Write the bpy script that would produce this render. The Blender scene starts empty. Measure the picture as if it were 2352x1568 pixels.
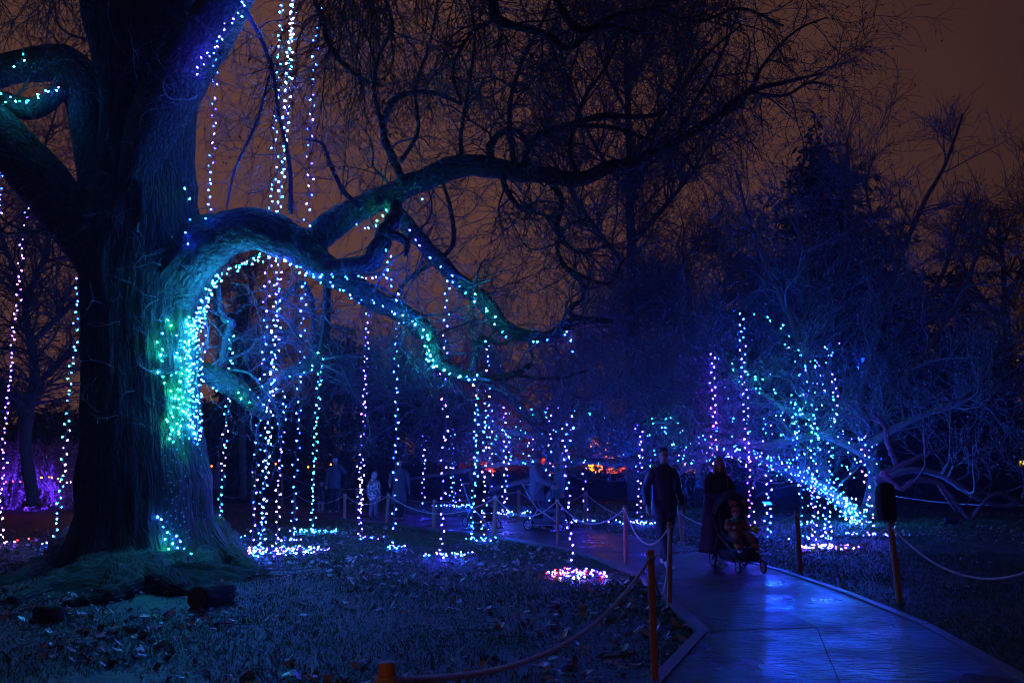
import bpy, math, random
import numpy as np
from mathutils import noise as mnoise, Vector

random.seed(7)
rng = np.random.default_rng(7)
scene = bpy.context.scene
col = scene.collection

# ------------------------------------------------------------------ camera
LENS, SENSOR = 28.0, 36.0
W0, H0 = 2352.0, 1568.0                     # survey frame used for measuring
F = LENS / SENSOR * W0
HORIZON = 1060.0
CAM_H = 1.64
TILT = math.atan((HORIZON - H0 / 2) / F)
cam_data = bpy.data.cameras.new('camera')
cam_data.lens = LENS
cam_data.sensor_width = SENSOR
cam_data.clip_start = 0.05
cam_data.clip_end = 2000
cam = bpy.data.objects.new('camera', cam_data)
cam.location = (0, 0, CAM_H)
cam.rotation_euler = (math.pi / 2 + TILT, 0, 0)
col.objects.link(cam)
scene.camera = cam
cam_data.dof.use_dof = True
cam_data.dof.focus_distance = 14.0
cam_data.dof.aperture_fstop = 2.4

# ------------------------------------------------------------------ world: night overcast lit by the town
world = bpy.data.worlds.new('World')
scene.world = world
world.use_nodes = True
wn, wl = world.node_tree.nodes, world.node_tree.links
wn.clear()
w_out = wn.new('ShaderNodeOutputWorld')
w_bg = wn.new('ShaderNodeBackground')
w_tc = wn.new('ShaderNodeTexCoord')
w_dot = wn.new('ShaderNodeVectorMath'); w_dot.operation = 'DOT_PRODUCT'
gdir = Vector((-0.22, 0.95, 0.22)).normalized()
w_dot.inputs[1].default_value = gdir
w_nrm = wn.new('ShaderNodeVectorMath'); w_nrm.operation = 'NORMALIZE'
w_map = wn.new('ShaderNodeMapRange')
w_map.inputs['From Min'].default_value = 0.55
w_map.inputs['From Max'].default_value = 1.0
w_noise = wn.new('ShaderNodeTexNoise')
w_noise.inputs['Scale'].default_value = 2.3
w_noise.inputs['Detail'].default_value = 3
w_nm = wn.new('ShaderNodeMapRange')
w_nm.inputs['From Min'].default_value = 0.3
w_nm.inputs['From Max'].default_value = 0.7
w_nm.inputs['To Min'].default_value = -0.13
w_nm.inputs['To Max'].default_value = 0.13
w_add = wn.new('ShaderNodeMath'); w_add.operation = 'ADD'; w_add.use_clamp = True
w_ramp = wn.new('ShaderNodeValToRGB')
w_ramp.color_ramp.elements[0].position = 0.0
w_ramp.color_ramp.elements[0].color = (0.018, 0.0085, 0.008, 1)
w_ramp.color_ramp.elements[1].position = 1.0
w_ramp.color_ramp.elements[1].color = (0.108, 0.046, 0.031, 1)
e = w_ramp.color_ramp.elements.new(0.5)
e.color = (0.054, 0.0225, 0.0160, 1)
wl.new(w_tc.outputs['Generated'], w_nrm.inputs[0])
wl.new(w_nrm.outputs[0], w_dot.inputs[0])
wl.new(w_dot.outputs['Value'], w_map.inputs['Value'])
wl.new(w_nrm.outputs[0], w_noise.inputs['Vector'])
wl.new(w_noise.outputs['Fac'], w_nm.inputs['Value'])
wl.new(w_map.outputs[0], w_add.inputs[0])
wl.new(w_nm.outputs[0], w_add.inputs[1])
wl.new(w_add.outputs[0], w_ramp.inputs['Fac'])
wl.new(w_ramp.outputs['Color'], w_bg.inputs['Color'])
w_bg.inputs['Strength'].default_value = 1.0
wl.new(w_bg.outputs[0], w_out.inputs['Surface'])

scene.view_settings.view_transform = 'Standard'
scene.view_settings.look = 'None'
scene.view_settings.exposure = 0.0
scene.view_settings.gamma = 1.0
scene.view_settings.use_curve_mapping = False
scene.render.engine = 'CYCLES'
cy = scene.cycles
cy.use_light_tree = True
cy.use_denoising = True
try:
    cy.denoiser = 'OPENIMAGEDENOISE'
except Exception:
    pass
cy.sample_clamp_indirect = 4.0
cy.sample_clamp_direct = 0.0
cy.max_bounces = 4
cy.diffuse_bounces = 2
cy.glossy_bounces = 2
cy.transmission_bounces = 2
cy.transparent_max_bounces = 4
cy.volume_bounces = 0
cy.pixel_filter_type = 'BLACKMAN_HARRIS'
cy.filter_width = 1.15
cy.caustics_reflective = False
cy.caustics_refractive = False

# ------------------------------------------------------------------ measuring helpers
ct, st = math.cos(TILT), math.sin(TILT)
def ray(x, y):
    u, v = x - W0 / 2, -(y - H0 / 2)
    return np.array((u, ct * F - st * v, st * F + ct * v))
def at(x, y, D):
    """Point of the place seen at survey pixel (x, y) and D metres ahead."""
    r = ray(x, y)
    k = D / r[1]
    return np.array((r[0] * k, D, CAM_H + r[2] * k))
def gnd(x, y, z=0.0):
    r = ray(x, y)
    k = (z - CAM_H) / r[2]
    return np.array((r[0] * k, r[1] * k, z))

# ------------------------------------------------------------------ object helpers
def tag(o, label=None, cat=None, group=None, kind=None):
    if label: o['label'] = label
    if cat: o['category'] = cat
    if group: o['group'] = group
    if kind: o['kind'] = kind
    return o
def empty(name, loc=(0, 0, 0), rz=0.0, label=None, cat=None, group=None):
    o = bpy.data.objects.new(name, None)
    o.empty_display_size = 0.1
    o.location = tuple(loc)
    o.rotation_euler = (0, 0, rz)
    col.objects.link(o)
    return tag(o, label, cat, group)
def link(name, mesh, parent=None, world_pts=True):
    """Link a mesh; when parent is given and world_pts, mesh coordinates are world ones."""
    o = bpy.data.objects.new(name, mesh)
    col.objects.link(o)
    if parent is not None:
        o.parent = parent
        if world_pts:
            root = parent
            off = Vector((0, 0, 0))
            p = parent
            while p is not None:
                off += p.location
                p = p.parent
            o.location = -off
    return o

class MB:
    """Collects polygons (with optional UVs) and turns them into one mesh."""
    def __init__(s):
        s.v, s.f, s.uv, s.n = [], [], [], 0
        s.has_uv = False
    def add(s, verts, faces, uvs=None):
        verts = np.asarray(verts, dtype=float).reshape(-1, 3)
        s.v.append(verts)
        for f in faces:
            s.f.append([i + s.n for i in f])
        if uvs is None:
            s.uv.extend([(0, 0)] * sum(len(f) for f in faces))
        else:
            s.uv.extend(uvs); s.has_uv = True
        s.n += len(verts)
    def box(s, c, d, R=None, taper=1.0):
        x, y, z = [q / 2 for q in d]
        p = np.array([(-x, -y, -z), (x, -y, -z), (x, y, -z), (-x, y, -z),
                      (-x * taper, -y * taper, z), (x * taper, -y * taper, z), (x * taper, y * taper, z), (-x * taper, y * taper, z)])
        if R is not None:
            p = p @ np.asarray(R).T
        s.add(p + np.asarray(c), [(0, 3, 2, 1), (4, 5, 6, 7), (0, 1, 5, 4), (1, 2, 6, 5), (2, 3, 7, 6), (3, 0, 4, 7)])
    def loft(s, rings, close=True, caps=True):
        """rings: list of (n,3) arrays."""
        n = len(rings[0])
        V = np.concatenate(rings)
        fs, uvs = [], []
        m = n if close else n - 1
        for k in range(len(rings) - 1):
            for i in range(m):
                j = (i + 1) % n
                fs.append((k * n + i, k * n + j, (k + 1) * n + j, (k + 1) * n + i))
                uvs += [(i / n, k * .1), ((i + 1) / n, k * .1), ((i + 1) / n, (k + 1) * .1), (i / n, (k + 1) * .1)]
        if caps and close:
            fs.append(tuple(range(n - 1, -1, -1)))
            fs.append(tuple(range((len(rings) - 1) * n, len(rings) * n)))
            uvs += [(0, 0)] * (2 * n)
        s.add(V, fs, uvs)
    def tube(s, pts, rad, sides=8, caps=True, wob=0.0, aspect=1.0, ref=None):
        pts = np.asarray(pts, dtype=float)
        K = len(pts)
        rad = np.broadcast_to(np.asarray(rad, dtype=float), (K,))
        t = np.gradient(pts, axis=0)
        t /= np.linalg.norm(t, axis=1, keepdims=True) + 1e-9
        main = pts[-1] - pts[0]
        if ref is None:
            ref = np.array((0, 0, 1.0)) if abs(main[2]) < 0.7 * np.linalg.norm(main) else np.array((0, 1.0, 0))
        u = np.cross(t, ref); u /= np.linalg.norm(u, axis=1, keepdims=True) + 1e-9
        for k in range(1, K):          # keep the frame from flipping
            w = u[k - 1] - t[k] * np.dot(u[k - 1], t[k])
            u[k] = w / (np.linalg.norm(w) + 1e-9)
        v = np.cross(t, u)
        L = np.concatenate(([0], np.cumsum(np.linalg.norm(np.diff(pts, axis=0), axis=1))))
        a = np.linspace(0, 2 * math.pi, sides, endpoint=False)
        rings = []
        for k in range(K):
            rr = rad[k] * (1 + (wob * np.array([mnoise.noise(Vector((math.cos(q) * 1.3, math.sin(q) * 1.3, L[k] / (max(rad[k], .02) * 2.2) + pts[0][0]))) + .55 * mnoise.noise(Vector((math.cos(q) * 3.6, math.sin(q) * 3.6, L[k] / (max(rad[k], .02) * .8) + pts[0][0] + 7))) for q in a]) if wob else 0))
            rings.append(pts[k] + (np.cos(a) * rr)[:, None] * u[k] + (np.sin(a) * rr * aspect)[:, None] * v[k])
        V = np.concatenate(rings)
        fs, uvs = [], []
        circ = 2 * math.pi * float(rad.mean())
        for k in range(K - 1):
            for i in range(sides):
                j = (i + 1) % sides
                fs.append((k * sides + i, k * sides + j, (k + 1) * sides + j, (k + 1) * sides + i))
                u0, u1 = i / sides * circ, (i + 1) / sides * circ
                uvs += [(u0, L[k]), (u1, L[k]), (u1, L[k + 1]), (u0, L[k + 1])]
        if caps:
            fs.append(tuple(range(sides - 1, -1, -1)))
            fs.append(tuple(range((K - 1) * sides, K * sides)))
            uvs += [(0, 0)] * (2 * sides)
        s.add(V, fs, uvs)
    def ball(s, c, r, nu=10, nv=7, R=None):
        r = np.broadcast_to(np.asarray(r, dtype=float), (3,))
        V = [(0, 0, 1)]
        for i in range(1, nv):
            ph = math.pi * i / nv
            for j in range(nu):
                th = 2 * math.pi * j / nu
                V.append((math.sin(ph) * math.cos(th), math.sin(ph) * math.sin(th), math.cos(ph)))
        V.append((0, 0, -1))
        V = np.array(V) * r
        if R is not None: V = V @ np.asarray(R).T
        fs = [(0, 1 + j, 1 + (j + 1) % nu) for j in range(nu)]
        for i in range(nv - 2):
            a = 1 + i * nu
            for j in range(nu):
                fs.append((a + j, a + nu + j, a + nu + (j + 1) % nu, a + (j + 1) % nu))
        last = len(V) - 1; a = 1 + (nv - 2) * nu
        fs += [(last, a + (j + 1) % nu, a + j) for j in range(nu)]
        s.add(V + np.asarray(c), fs)
    def mesh(s, name, mat, smooth=True):
        V = np.concatenate(s.v)
        me = bpy.data.meshes.new(name)
        me.from_pydata(V.tolist(), [], s.f)
        if s.has_uv:
            uvl = me.uv_layers.new(name='UVMap')
            uvl.data.foreach_set('uv', np.array(s.uv, dtype=np.float32).ravel())
        if smooth:
            me.polygons.foreach_set('use_smooth', [True] * len(me.polygons))
        me.materials.append(mat)
        me.update()
        return me
    def build(s, name, mat, parent=None, smooth=True, world_pts=True):
        return link(name, s.mesh(name, mat, smooth), parent, world_pts)

def fast_mesh(name, V, faces, mat, smooth=True, uv=None):
    """V (n,3), faces (m,k) all with the same number of corners."""
    V = np.asarray(V, dtype=np.float32); faces = np.asarray(faces, dtype=np.int32)
    m, k = faces.shape
    me = bpy.data.meshes.new(name)
    me.vertices.add(len(V)); me.vertices.foreach_set('co', V.ravel())
    me.loops.add(m * k); me.loops.foreach_set('vertex_index', faces.ravel())
    me.polygons.add(m)
    me.polygons.foreach_set('loop_start', np.arange(0, m * k, k, dtype=np.int32))
    me.polygons.foreach_set('use_smooth', np.full(m, smooth))
    if uv is not None:
        l = me.uv_layers.new(name='UVMap')
        l.data.foreach_set('uv', np.asarray(uv, dtype=np.float32).ravel())
    me.update(calc_edges=True)
    me.materials.append(mat)
    return me

# ------------------------------------------------------------------ vectorised branches
def norm(a):
    return a / (np.linalg.norm(a, axis=-1, keepdims=True) + 1e-9)
def grow(p0, d0, L, r0, K, wander, grav=0.0, taper=0.4, smooth=0.5):
    N = len(p0)
    pts = np.zeros((N, K + 1, 3)); pts[:, 0] = p0
    d = norm(d0); step = (L / K)[:, None]
    w = rng.normal(size=(N, 3))
    g = np.array((0, 0, -1.0)) * np.broadcast_to(np.asarray(grav, dtype=float), (N,))[:, None]
    for k in range(K):
        w = w * smooth + rng.normal(size=(N, 3)) * (1 - smooth)
        d = norm(d + w * wander + g)
        pts[:, k + 1] = pts[:, k] + d * step
    t = np.linspace(0, 1, K + 1)[None]
    rad = r0[:, None] * (1 - (1 - taper) * t)
    return pts, rad
def kids(pts, rad, n, tmin, tmax, ang, up=0.0, rr=0.6, bias=None, flat=1.0, wt=None):
    """n children starting along the parent lines; returns p, d, r."""
    N, K1, _ = pts.shape
    if wt is None:
        wt = np.linalg.norm(pts[:, -1] - pts[:, 0], axis=1) ** 1.0
        wt = wt / wt.sum()
    idx = rng.choice(N, size=n, p=wt)
    t = rng.uniform(tmin, tmax, n) * (K1 - 1)
    k = np.minimum(t.astype(int), K1 - 2); f = (t - k)[:, None]
    p = pts[idx, k] * (1 - f) + pts[idx, k + 1] * f
    tan = norm(pts[idx, k + 1] - pts[idx, k])
    perp = rng.normal(size=(n, 3)); perp[:, 1] *= flat
    if bias is not None: perp += np.asarray(bias)
    perp = norm(perp - tan * (perp * tan).sum(1, keepdims=True))
    a = np.radians(ang) * rng.uniform(0.7, 1.3, n)[:, None]
    d = tan * np.cos(a) + perp * np.sin(a)
    d[:, 2] += up
    r = (rad[idx, k] * (1 - f[:, 0]) + rad[idx, k + 1] * f[:, 0]) * rr
    return p, norm(d), r
def tubes(sets, name, mat, sides=3):
    """sets: list of (pts (N,K,3), rad (N,K)) or with own side count -> one mesh."""
    Vs, Fs, UVs, n0 = [], [], [], 0
    for s_ in sets:
        pts, rad = s_[0], s_[1]
        sd = s_[2] if len(s_) > 2 else sides
        N, K, _ = pts.shape
        t = np.gradient(pts, axis=1); t = norm(t)
        main = norm(pts[:, -1] - pts[:, 0])
        ref = np.where(np.abs(main[:, 2:3]) < 0.7, np.array([[0, 0, 1.0]]), np.array([[0.3, 1.0, 0]]))
        u = norm(np.cross(t, ref[:, None, :])); v = np.cross(t, u)
        a = np.linspace(0, 2 * math.pi, sd, endpoint=False)
        ring = (np.cos(a)[None, None, :, None] * u[:, :, None, :] + np.sin(a)[None, None, :, None] * v[:, :, None, :])
        V = pts[:, :, None, :] + ring * rad[:, :, None, None]
        Vs.append(V.reshape(-1, 3))
        base = (np.arange(N) * K * sd)[:, None, None]
        kk = (np.arange(K - 1) * sd)[None, :, None]
        ii = np.arange(sd)[None, None, :]; jj = (ii + 1) % sd
        q = np.stack([base + kk + ii, base + kk + jj, base + kk + sd + jj, base + kk + sd + ii], -1).reshape(-1, 4)
        Fs.append(q + n0); n0 += N * K * sd
        L = np.concatenate([np.zeros((N, 1)), np.cumsum(np.linalg.norm(np.diff(pts, axis=1), axis=2), axis=1)], 1) + rng.uniform(0, 50, (N, 1))
        circ = 2 * math.pi * rad.mean()
        one = np.ones((N, K - 1, sd))
        u0 = one * (ii / sd * circ); u1 = one * ((ii + 1) / sd * circ)
        l0 = one * L[:, :-1, None]; l1 = one * L[:, 1:, None]
        UVs.append(np.stack([u0, l0, u1, l0, u1, l1, u0, l1], -1).reshape(-1, 2))
    return fast_mesh(name, np.concatenate(Vs), np.concatenate(Fs), mat, True, np.concatenate(UVs))
def quads_at(P, size, name, mat, hang=0.0, aspect=0.45, dirs=None, bend=0.0):
    """Little pointed leaves (4-corner kites) at points P; returns mesh."""
    n = len(P)
    d = rng.normal(size=(n, 3)) if dirs is None else dirs + rng.normal(size=(n, 3)) * 0.35
    d[:, 2] -= hang
    d = norm(d)
    s = norm(np.cross(d, rng.normal(size=(n, 3))))
    L = (size * rng.uniform(0.6, 1.3, n))[:, None]
    nrm = np.cross(d, s)
    a = P; b = P + d * L * .45 + s * L * aspect * .5 + nrm * L * bend
    c = P + d * L; e_ = P + d * L * .45 - s * L * aspect * .5 + nrm * L * bend
    V = np.stack([a, b, c, e_], 1).reshape(-1, 3)
    i = np.arange(n)[:, None] * 4
    return fast_mesh(name, V, np.concatenate([i, i + 1, i + 2, i + 3], 1), mat, False)

def spline(P, n):
    """Catmull-Rom through rows of P (any columns) -> n rows."""
    P = np.asarray(P, dtype=float)
    Q = np.vstack([2 * P[0] - P[1], P, 2 * P[-1] - P[-2]])
    m = len(P) - 1
    out = []
    for s_ in np.linspace(0, m, n):
        k = min(int(s_), m - 1); t = s_ - k
        a, b, c, d = Q[k], Q[k + 1], Q[k + 2], Q[k + 3]
        out.append(0.5 * (2 * b + (c - a) * t + (2 * a - 5 * b + 4 * c - d) * t * t + (3 * b - a - 3 * c + d) * t ** 3))
    return np.array(out)
def limb_line(rows, D, n=40, dD=0.0):
    """rows (x, y, r_px[, extra depth]) in survey pixels at depth D -> pts, radii."""
    P = []
    for k, r in enumerate(rows):
        dd = D + (r[3] if len(r) > 3 else dD * k / (len(rows) - 1))
        p = at(r[0], r[1], dd)
        P.append((p[0], p[1], p[2], r[2] * dd / F))
    S = spline(P, n)
    return S[:, :3], np.maximum(S[:, 3], 0.004)

# ------------------------------------------------------------------ materials
def nodes_of(name):
    m = bpy.data.materials.new(name); m.use_nodes = True
    nt = m.node_tree
    return m, nt.nodes, nt.links, nt.nodes['Principled BSDF']
def plain(name, c, rough=0.7, var=0.25, scale=8.0, bump=0.0, metallic=0.0, spec=0.5, bscale=None, stretch=(1, 1, 1)):
    m, n, l, b = nodes_of(name)
    tc = n.new('ShaderNodeTexCoord'); mp = n.new('ShaderNodeMapping'); mp.inputs['Scale'].default_value = stretch
    l.new(tc.outputs['Object'], mp.inputs[0])
    nz = n.new('ShaderNodeTexNoise'); nz.inputs['Scale'].default_value = scale; nz.inputs['Detail'].default_value = 5
    l.new(mp.outputs[0], nz.inputs['Vector'])
    mx = n.new('ShaderNodeMix'); mx.data_type = 'RGBA'
    mx.inputs[6].default_value = tuple(q * (1 - var) for q in c) + (1,)
    mx.inputs[7].default_value = tuple(min(1, q * (1 + var)) for q in c) + (1,)
    l.new(nz.outputs['Fac'], mx.inputs[0]); l.new(mx.outputs[2], b.inputs['Base Color'])
    b.inputs['Roughness'].default_value = rough
    b.inputs['Metallic'].default_value = metallic
    b.inputs['Specular IOR Level'].default_value = spec
    if bump:
        n2 = n.new('ShaderNodeTexNoise'); n2.inputs['Scale'].default_value = bscale or scale * 6; n2.inputs['Detail'].default_value = 6
        l.new(mp.outputs[0], n2.inputs['Vector'])
        bp = n.new('ShaderNodeBump'); bp.inputs['Strength'].default_value = bump; bp.inputs['Distance'].default_value = 0.02
        l.new(n2.outputs['Fac'], bp.inputs['Height']); l.new(bp.outputs[0], b.inputs['Normal'])
    return m
def bark(name, c1, c2, moss=0.0, su=14.0, sv=2.2, bump=0.8, dist=0.03, mossc=(0.035, 0.07, 0.012)):
    m, n, l, b = nodes_of(name)
    uv = n.new('ShaderNodeUVMap'); mp = n.new('ShaderNodeMapping'); mp.inputs['Scale'].default_value = (su, sv, 1)
    l.new(uv.outputs[0], mp.inputs[0])
    nz = n.new('ShaderNodeTexNoise'); nz.inputs['Scale'].default_value = 1.0; nz.inputs['Detail'].default_value = 7; nz.inputs['Roughness'].default_value = .62
    nz.inputs['Distortion'].default_value = 0.6
    l.new(mp.outputs[0], nz.inputs['Vector'])
    vr = n.new('ShaderNodeTexVoronoi'); vr.feature = 'DISTANCE_TO_EDGE'; vr.inputs['Scale'].default_value = 1.3
    mp2 = n.new('ShaderNodeMapping'); mp2.inputs['Scale'].default_value = (su * .8, sv * 1.1, 1)
    wv = n.new('ShaderNodeVectorMath'); wv.operation = 'ADD'
    l.new(uv.outputs[0], mp2.inputs[0]); l.new(mp2.outputs[0], wv.inputs[0]); l.new(nz.outputs['Color'], wv.inputs[1])
    l.new(wv.outputs[0], vr.inputs['Vector'])
    cl = n.new('ShaderNodeMath'); cl.operation = 'MINIMUM'; cl.inputs[1].default_value = 0.34
    l.new(vr.outputs['Distance'], cl.inputs[0])
    ad = n.new('ShaderNodeMath'); ad.operation = 'MULTIPLY_ADD'; ad.inputs[1].default_value = 2.2
    l.new(cl.outputs[0], ad.inputs[0]); l.new(nz.outputs['Fac'], ad.inputs[2])
    mx = n.new('ShaderNodeMix'); mx.data_type = 'RGBA'
    mx.inputs[6].default_value = c1 + (1,); mx.inputs[7].default_value = c2 + (1,)
    l.new(ad.outputs[0], mx.inputs[0])
    last = mx.outputs[2]
    if moss:
        geo = n.new('ShaderNodeNewGeometry'); sx = n.new('ShaderNodeSeparateXYZ'); l.new(geo.outputs['Normal'], sx.inputs[0])
        tc = n.new('ShaderNodeTexCoord'); nm = n.new('ShaderNodeTexNoise'); nm.inputs['Scale'].default_value = 1.7; nm.inputs['Detail'].default_value = 6
        l.new(tc.outputs['Object'], nm.inputs['Vector'])
        s1 = n.new('ShaderNodeMath'); s1.operation = 'MULTIPLY_ADD'; s1.inputs[1].default_value = 0.35; l.new(sx.outputs['Z'], s1.inputs[0]); l.new(nm.outputs['Fac'], s1.inputs[2])
        r = n.new('ShaderNodeMapRange'); r.inputs['From Min'].default_value = 0.78 - moss * .4; r.inputs['From Max'].default_value = 0.92 - moss * .4
        l.new(s1.outputs[0], r.inputs['Value'])
        m2 = n.new('ShaderNodeMix'); m2.data_type = 'RGBA'; m2.inputs[7].default_value = mossc + (1,)
        l.new(r.outputs[0], m2.inputs[0]); l.new(last, m2.inputs[6]); last = m2.outputs[2]
    l.new(last, b.inputs['Base Color'])
    b.inputs['Roughness'].default_value = 0.85
    bp = n.new('ShaderNodeBump'); bp.inputs['Strength'].default_value = bump; bp.inputs['Distance'].default_value = dist
    l.new(ad.outputs[0], bp.inputs['Height']); l.new(bp.outputs[0], b.inputs['Normal'])
    return m
def glow(name, c, s):
    m, n, l, b = nodes_of(name)
    b.inputs['Base Color'].default_value = (0.02, 0.02, 0.02, 1)
    b.inputs['Emission Color'].default_value = tuple(c) + (1,)
    b.inputs['Emission Strength'].default_value = s
    return m

M = {}
M['bark'] = bark('old_bark', (0.010, 0.007, 0.005), (0.075, 0.052, 0.036), moss=0.56, bump=1.0, dist=.055)
M['bark_limb'] = bark('limb_bark', (0.010, 0.008, 0.006), (0.095, 0.075, 0.058), moss=0.40, su=10, sv=4.6, bump=1.0, dist=.045)
M['bark_twig'] = plain('twig_bark', (0.11, 0.09, 0.085), 0.6, .3, 6)
M['bark_pale'] = bark('pale_bark', (0.05, 0.045, 0.04), (0.17, 0.15, 0.135), moss=0.12, su=20, sv=6, bump=.5, dist=.012)
M['twig_pale'] = plain('pale_twig_bark', (0.13, 0.12, 0.115), 0.55, .3, 6)
M['bark_dark'] = bark('dark_bark', (0.03, 0.024, 0.02), (0.11, 0.09, 0.07), moss=0.1, su=12, sv=3)
M['twig_dark'] = plain('dark_twig_bark', (0.07, 0.055, 0.05), 0.7, .3, 6)
M['leaf_dead'] = plain('clinging_dead_leaf', (0.10, 0.055, 0.03), 0.6, .4, 3)
M['bud'] = plain('furry_bud', (0.30, 0.29, 0.25), 0.45, .3, 3)
M['autumn_leaf'] = plain('autumn_leaf', (0.50, 0.32, 0.12), 0.6, .4, 3)
M['needle'] = plain('conifer_needles', (0.02, 0.032, 0.02), 0.7, .4, 2)
M['evergreen'] = plain('evergreen_leaf', (0.03, 0.05, 0.025), 0.5, .5, 2)
M['soil'] = None

# ================================================================== GROUND
def ground_material():
    m, n, l, b = nodes_of('leafy_grass_ground')
    tc = n.new('ShaderNodeTexCoord')
    n1 = n.new('ShaderNodeTexNoise'); n1.inputs['Scale'].default_value = 1.1; n1.inputs['Detail'].default_value = 6
    n2 = n.new('ShaderNodeTexVoronoi'); n2.inputs['Scale'].default_value = 13.0; n2.inputs['Randomness'].default_value = 1.0
    n3 = n.new('ShaderNodeTexNoise'); n3.inputs['Scale'].default_value = 34.0; n3.inputs['Detail'].default_value = 5
    for q in (n1, n2, n3): l.new(tc.outputs['Object'], q.inputs['Vector'])
    mx = n.new('ShaderNodeMix'); mx.data_type = 'RGBA'
    mx.inputs[6].default_value = (0.018, 0.050, 0.014, 1); mx.inputs[7].default_value = (0.05, 0.065, 0.034, 1)
    r1 = n.new('ShaderNodeMapRange'); r1.inputs['From Min'].default_value = .4; r1.inputs['From Max'].default_value = .6
    l.new(n1.outputs['Fac'], r1.inputs['Value']); l.new(r1.outputs[0], mx.inputs[0])
    sp = n.new('ShaderNodeSeparateColor'); l.new(n2.outputs['Color'], sp.inputs[0])
    m2 = n.new('ShaderNodeMix'); m2.data_type = 'RGBA'; m2.blend_type = 'MULTIPLY'; m2.inputs[0].default_value = 1.0
    r2 = n.new('ShaderNodeMapRange'); r2.inputs['To Min'].default_value = .45; r2.inputs['To Max'].default_value = 1.6
    l.new(sp.outputs[0], r2.inputs['Value']); l.new(mx.outputs[2], m2.inputs[6]); l.new(r2.outputs[0], m2.inputs[7])
    l.new(m2.outputs[2], b.inputs['Base Color'])
    ad = n.new('ShaderNodeMath'); ad.operation = 'ADD'
    l.new(sp.outputs[1], ad.inputs[0]); l.new(n3.outputs['Fac'], ad.inputs[1])
    bp = n.new('ShaderNodeBump'); bp.inputs['Strength'].default_value = 1.0; bp.inputs['Distance'].default_value = 0.03
    l.new(ad.outputs[0], bp.inputs['Height']); l.new(bp.outputs[0], b.inputs['Normal'])
    b.inputs['Roughness'].default_value = 0.6
    b.inputs['Specular IOR Level'].default_value = 0.35
    return m
M['ground'] = ground_material()
def ground_z(x, y):
    if abs(x) > 60 or y > 80 or y < -20: return -0.06
    return 0.035 * mnoise.noise(Vector((x * .45, y * .45, 3.1))) + 0.02 * mnoise.noise(Vector((x * 1.7, y * 1.7, 9.1)))
xs = np.concatenate([[-600, -250, -110], np.arange(-60, -14, 2.0), np.arange(-14, 14, .28), np.arange(14, 61, 2.0), [110, 250, 600]])
ys = np.concatenate([[-80, -30], np.arange(-8, 3, 1.0), np.arange(3, 26, .28), np.arange(26, 80, 2.0), [120, 250, 700]])

# path outline: (left edge pixel, right edge pixel) pairs from far to near
PAIRS = [((300, 1152), (320, 1142)), ((480, 1164), (500, 1152)), ((700, 1182), (720, 1167)), ((950, 1208), (960, 1184)), ((1140, 1230), (1190, 1197)),
         ((1300, 1258), (1345, 1216)), ((1400, 1285), (1480, 1238)), ((1475, 1315), (1640, 1270)), ((1530, 1362), (1790, 1311)),
         ((1580, 1405), (1940, 1362)), ((1628, 1447), (2115, 1434)), ((1500, 1590), (2340, 1560)), ((1300, 1900), (2760, 1850))]
PZ = 0.05
PL = np.array([gnd(*a, z=PZ) for a, b in PAIRS]); PR = np.array([gnd(*b, z=PZ) for a, b in PAIRS])
poly = np.vstack([PL[:, :2], PR[::-1, :2]])
def in_path(x, y, poly=poly):
    x = np.asarray(x); y = np.asarray(y); c = np.zeros(x.shape, bool)
    n = len(poly); j = n - 1
    for i in range(n):
        xi, yi = poly[i]; xj, yj = poly[j]
        t = ((yi > y) != (yj > y)) & (x < (xj - xi) * (y - yi) / (yj - yi + 1e-12) + xi)
        c ^= t; j = i
    return c
GX, GY = np.meshgrid(xs, ys)
GZ = np.vectorize(ground_z)(GX, GY)
GZ = np.where(in_path(GX, GY), -0.04, GZ)
V = np.stack([GX, GY, GZ], -1).reshape(-1, 3)
nx, ny = len(xs), len(ys)
i, j = np.meshgrid(np.arange(nx - 1), np.arange(ny - 1)); a = (j * nx + i).ravel()
ground = link('ground', fast_mesh('ground', V, np.stack([a, a + 1, a + nx + 1, a + nx], 1), M['ground']))
tag(ground, 'dark lawn strewn with fallen leaves', kind='structure')

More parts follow.
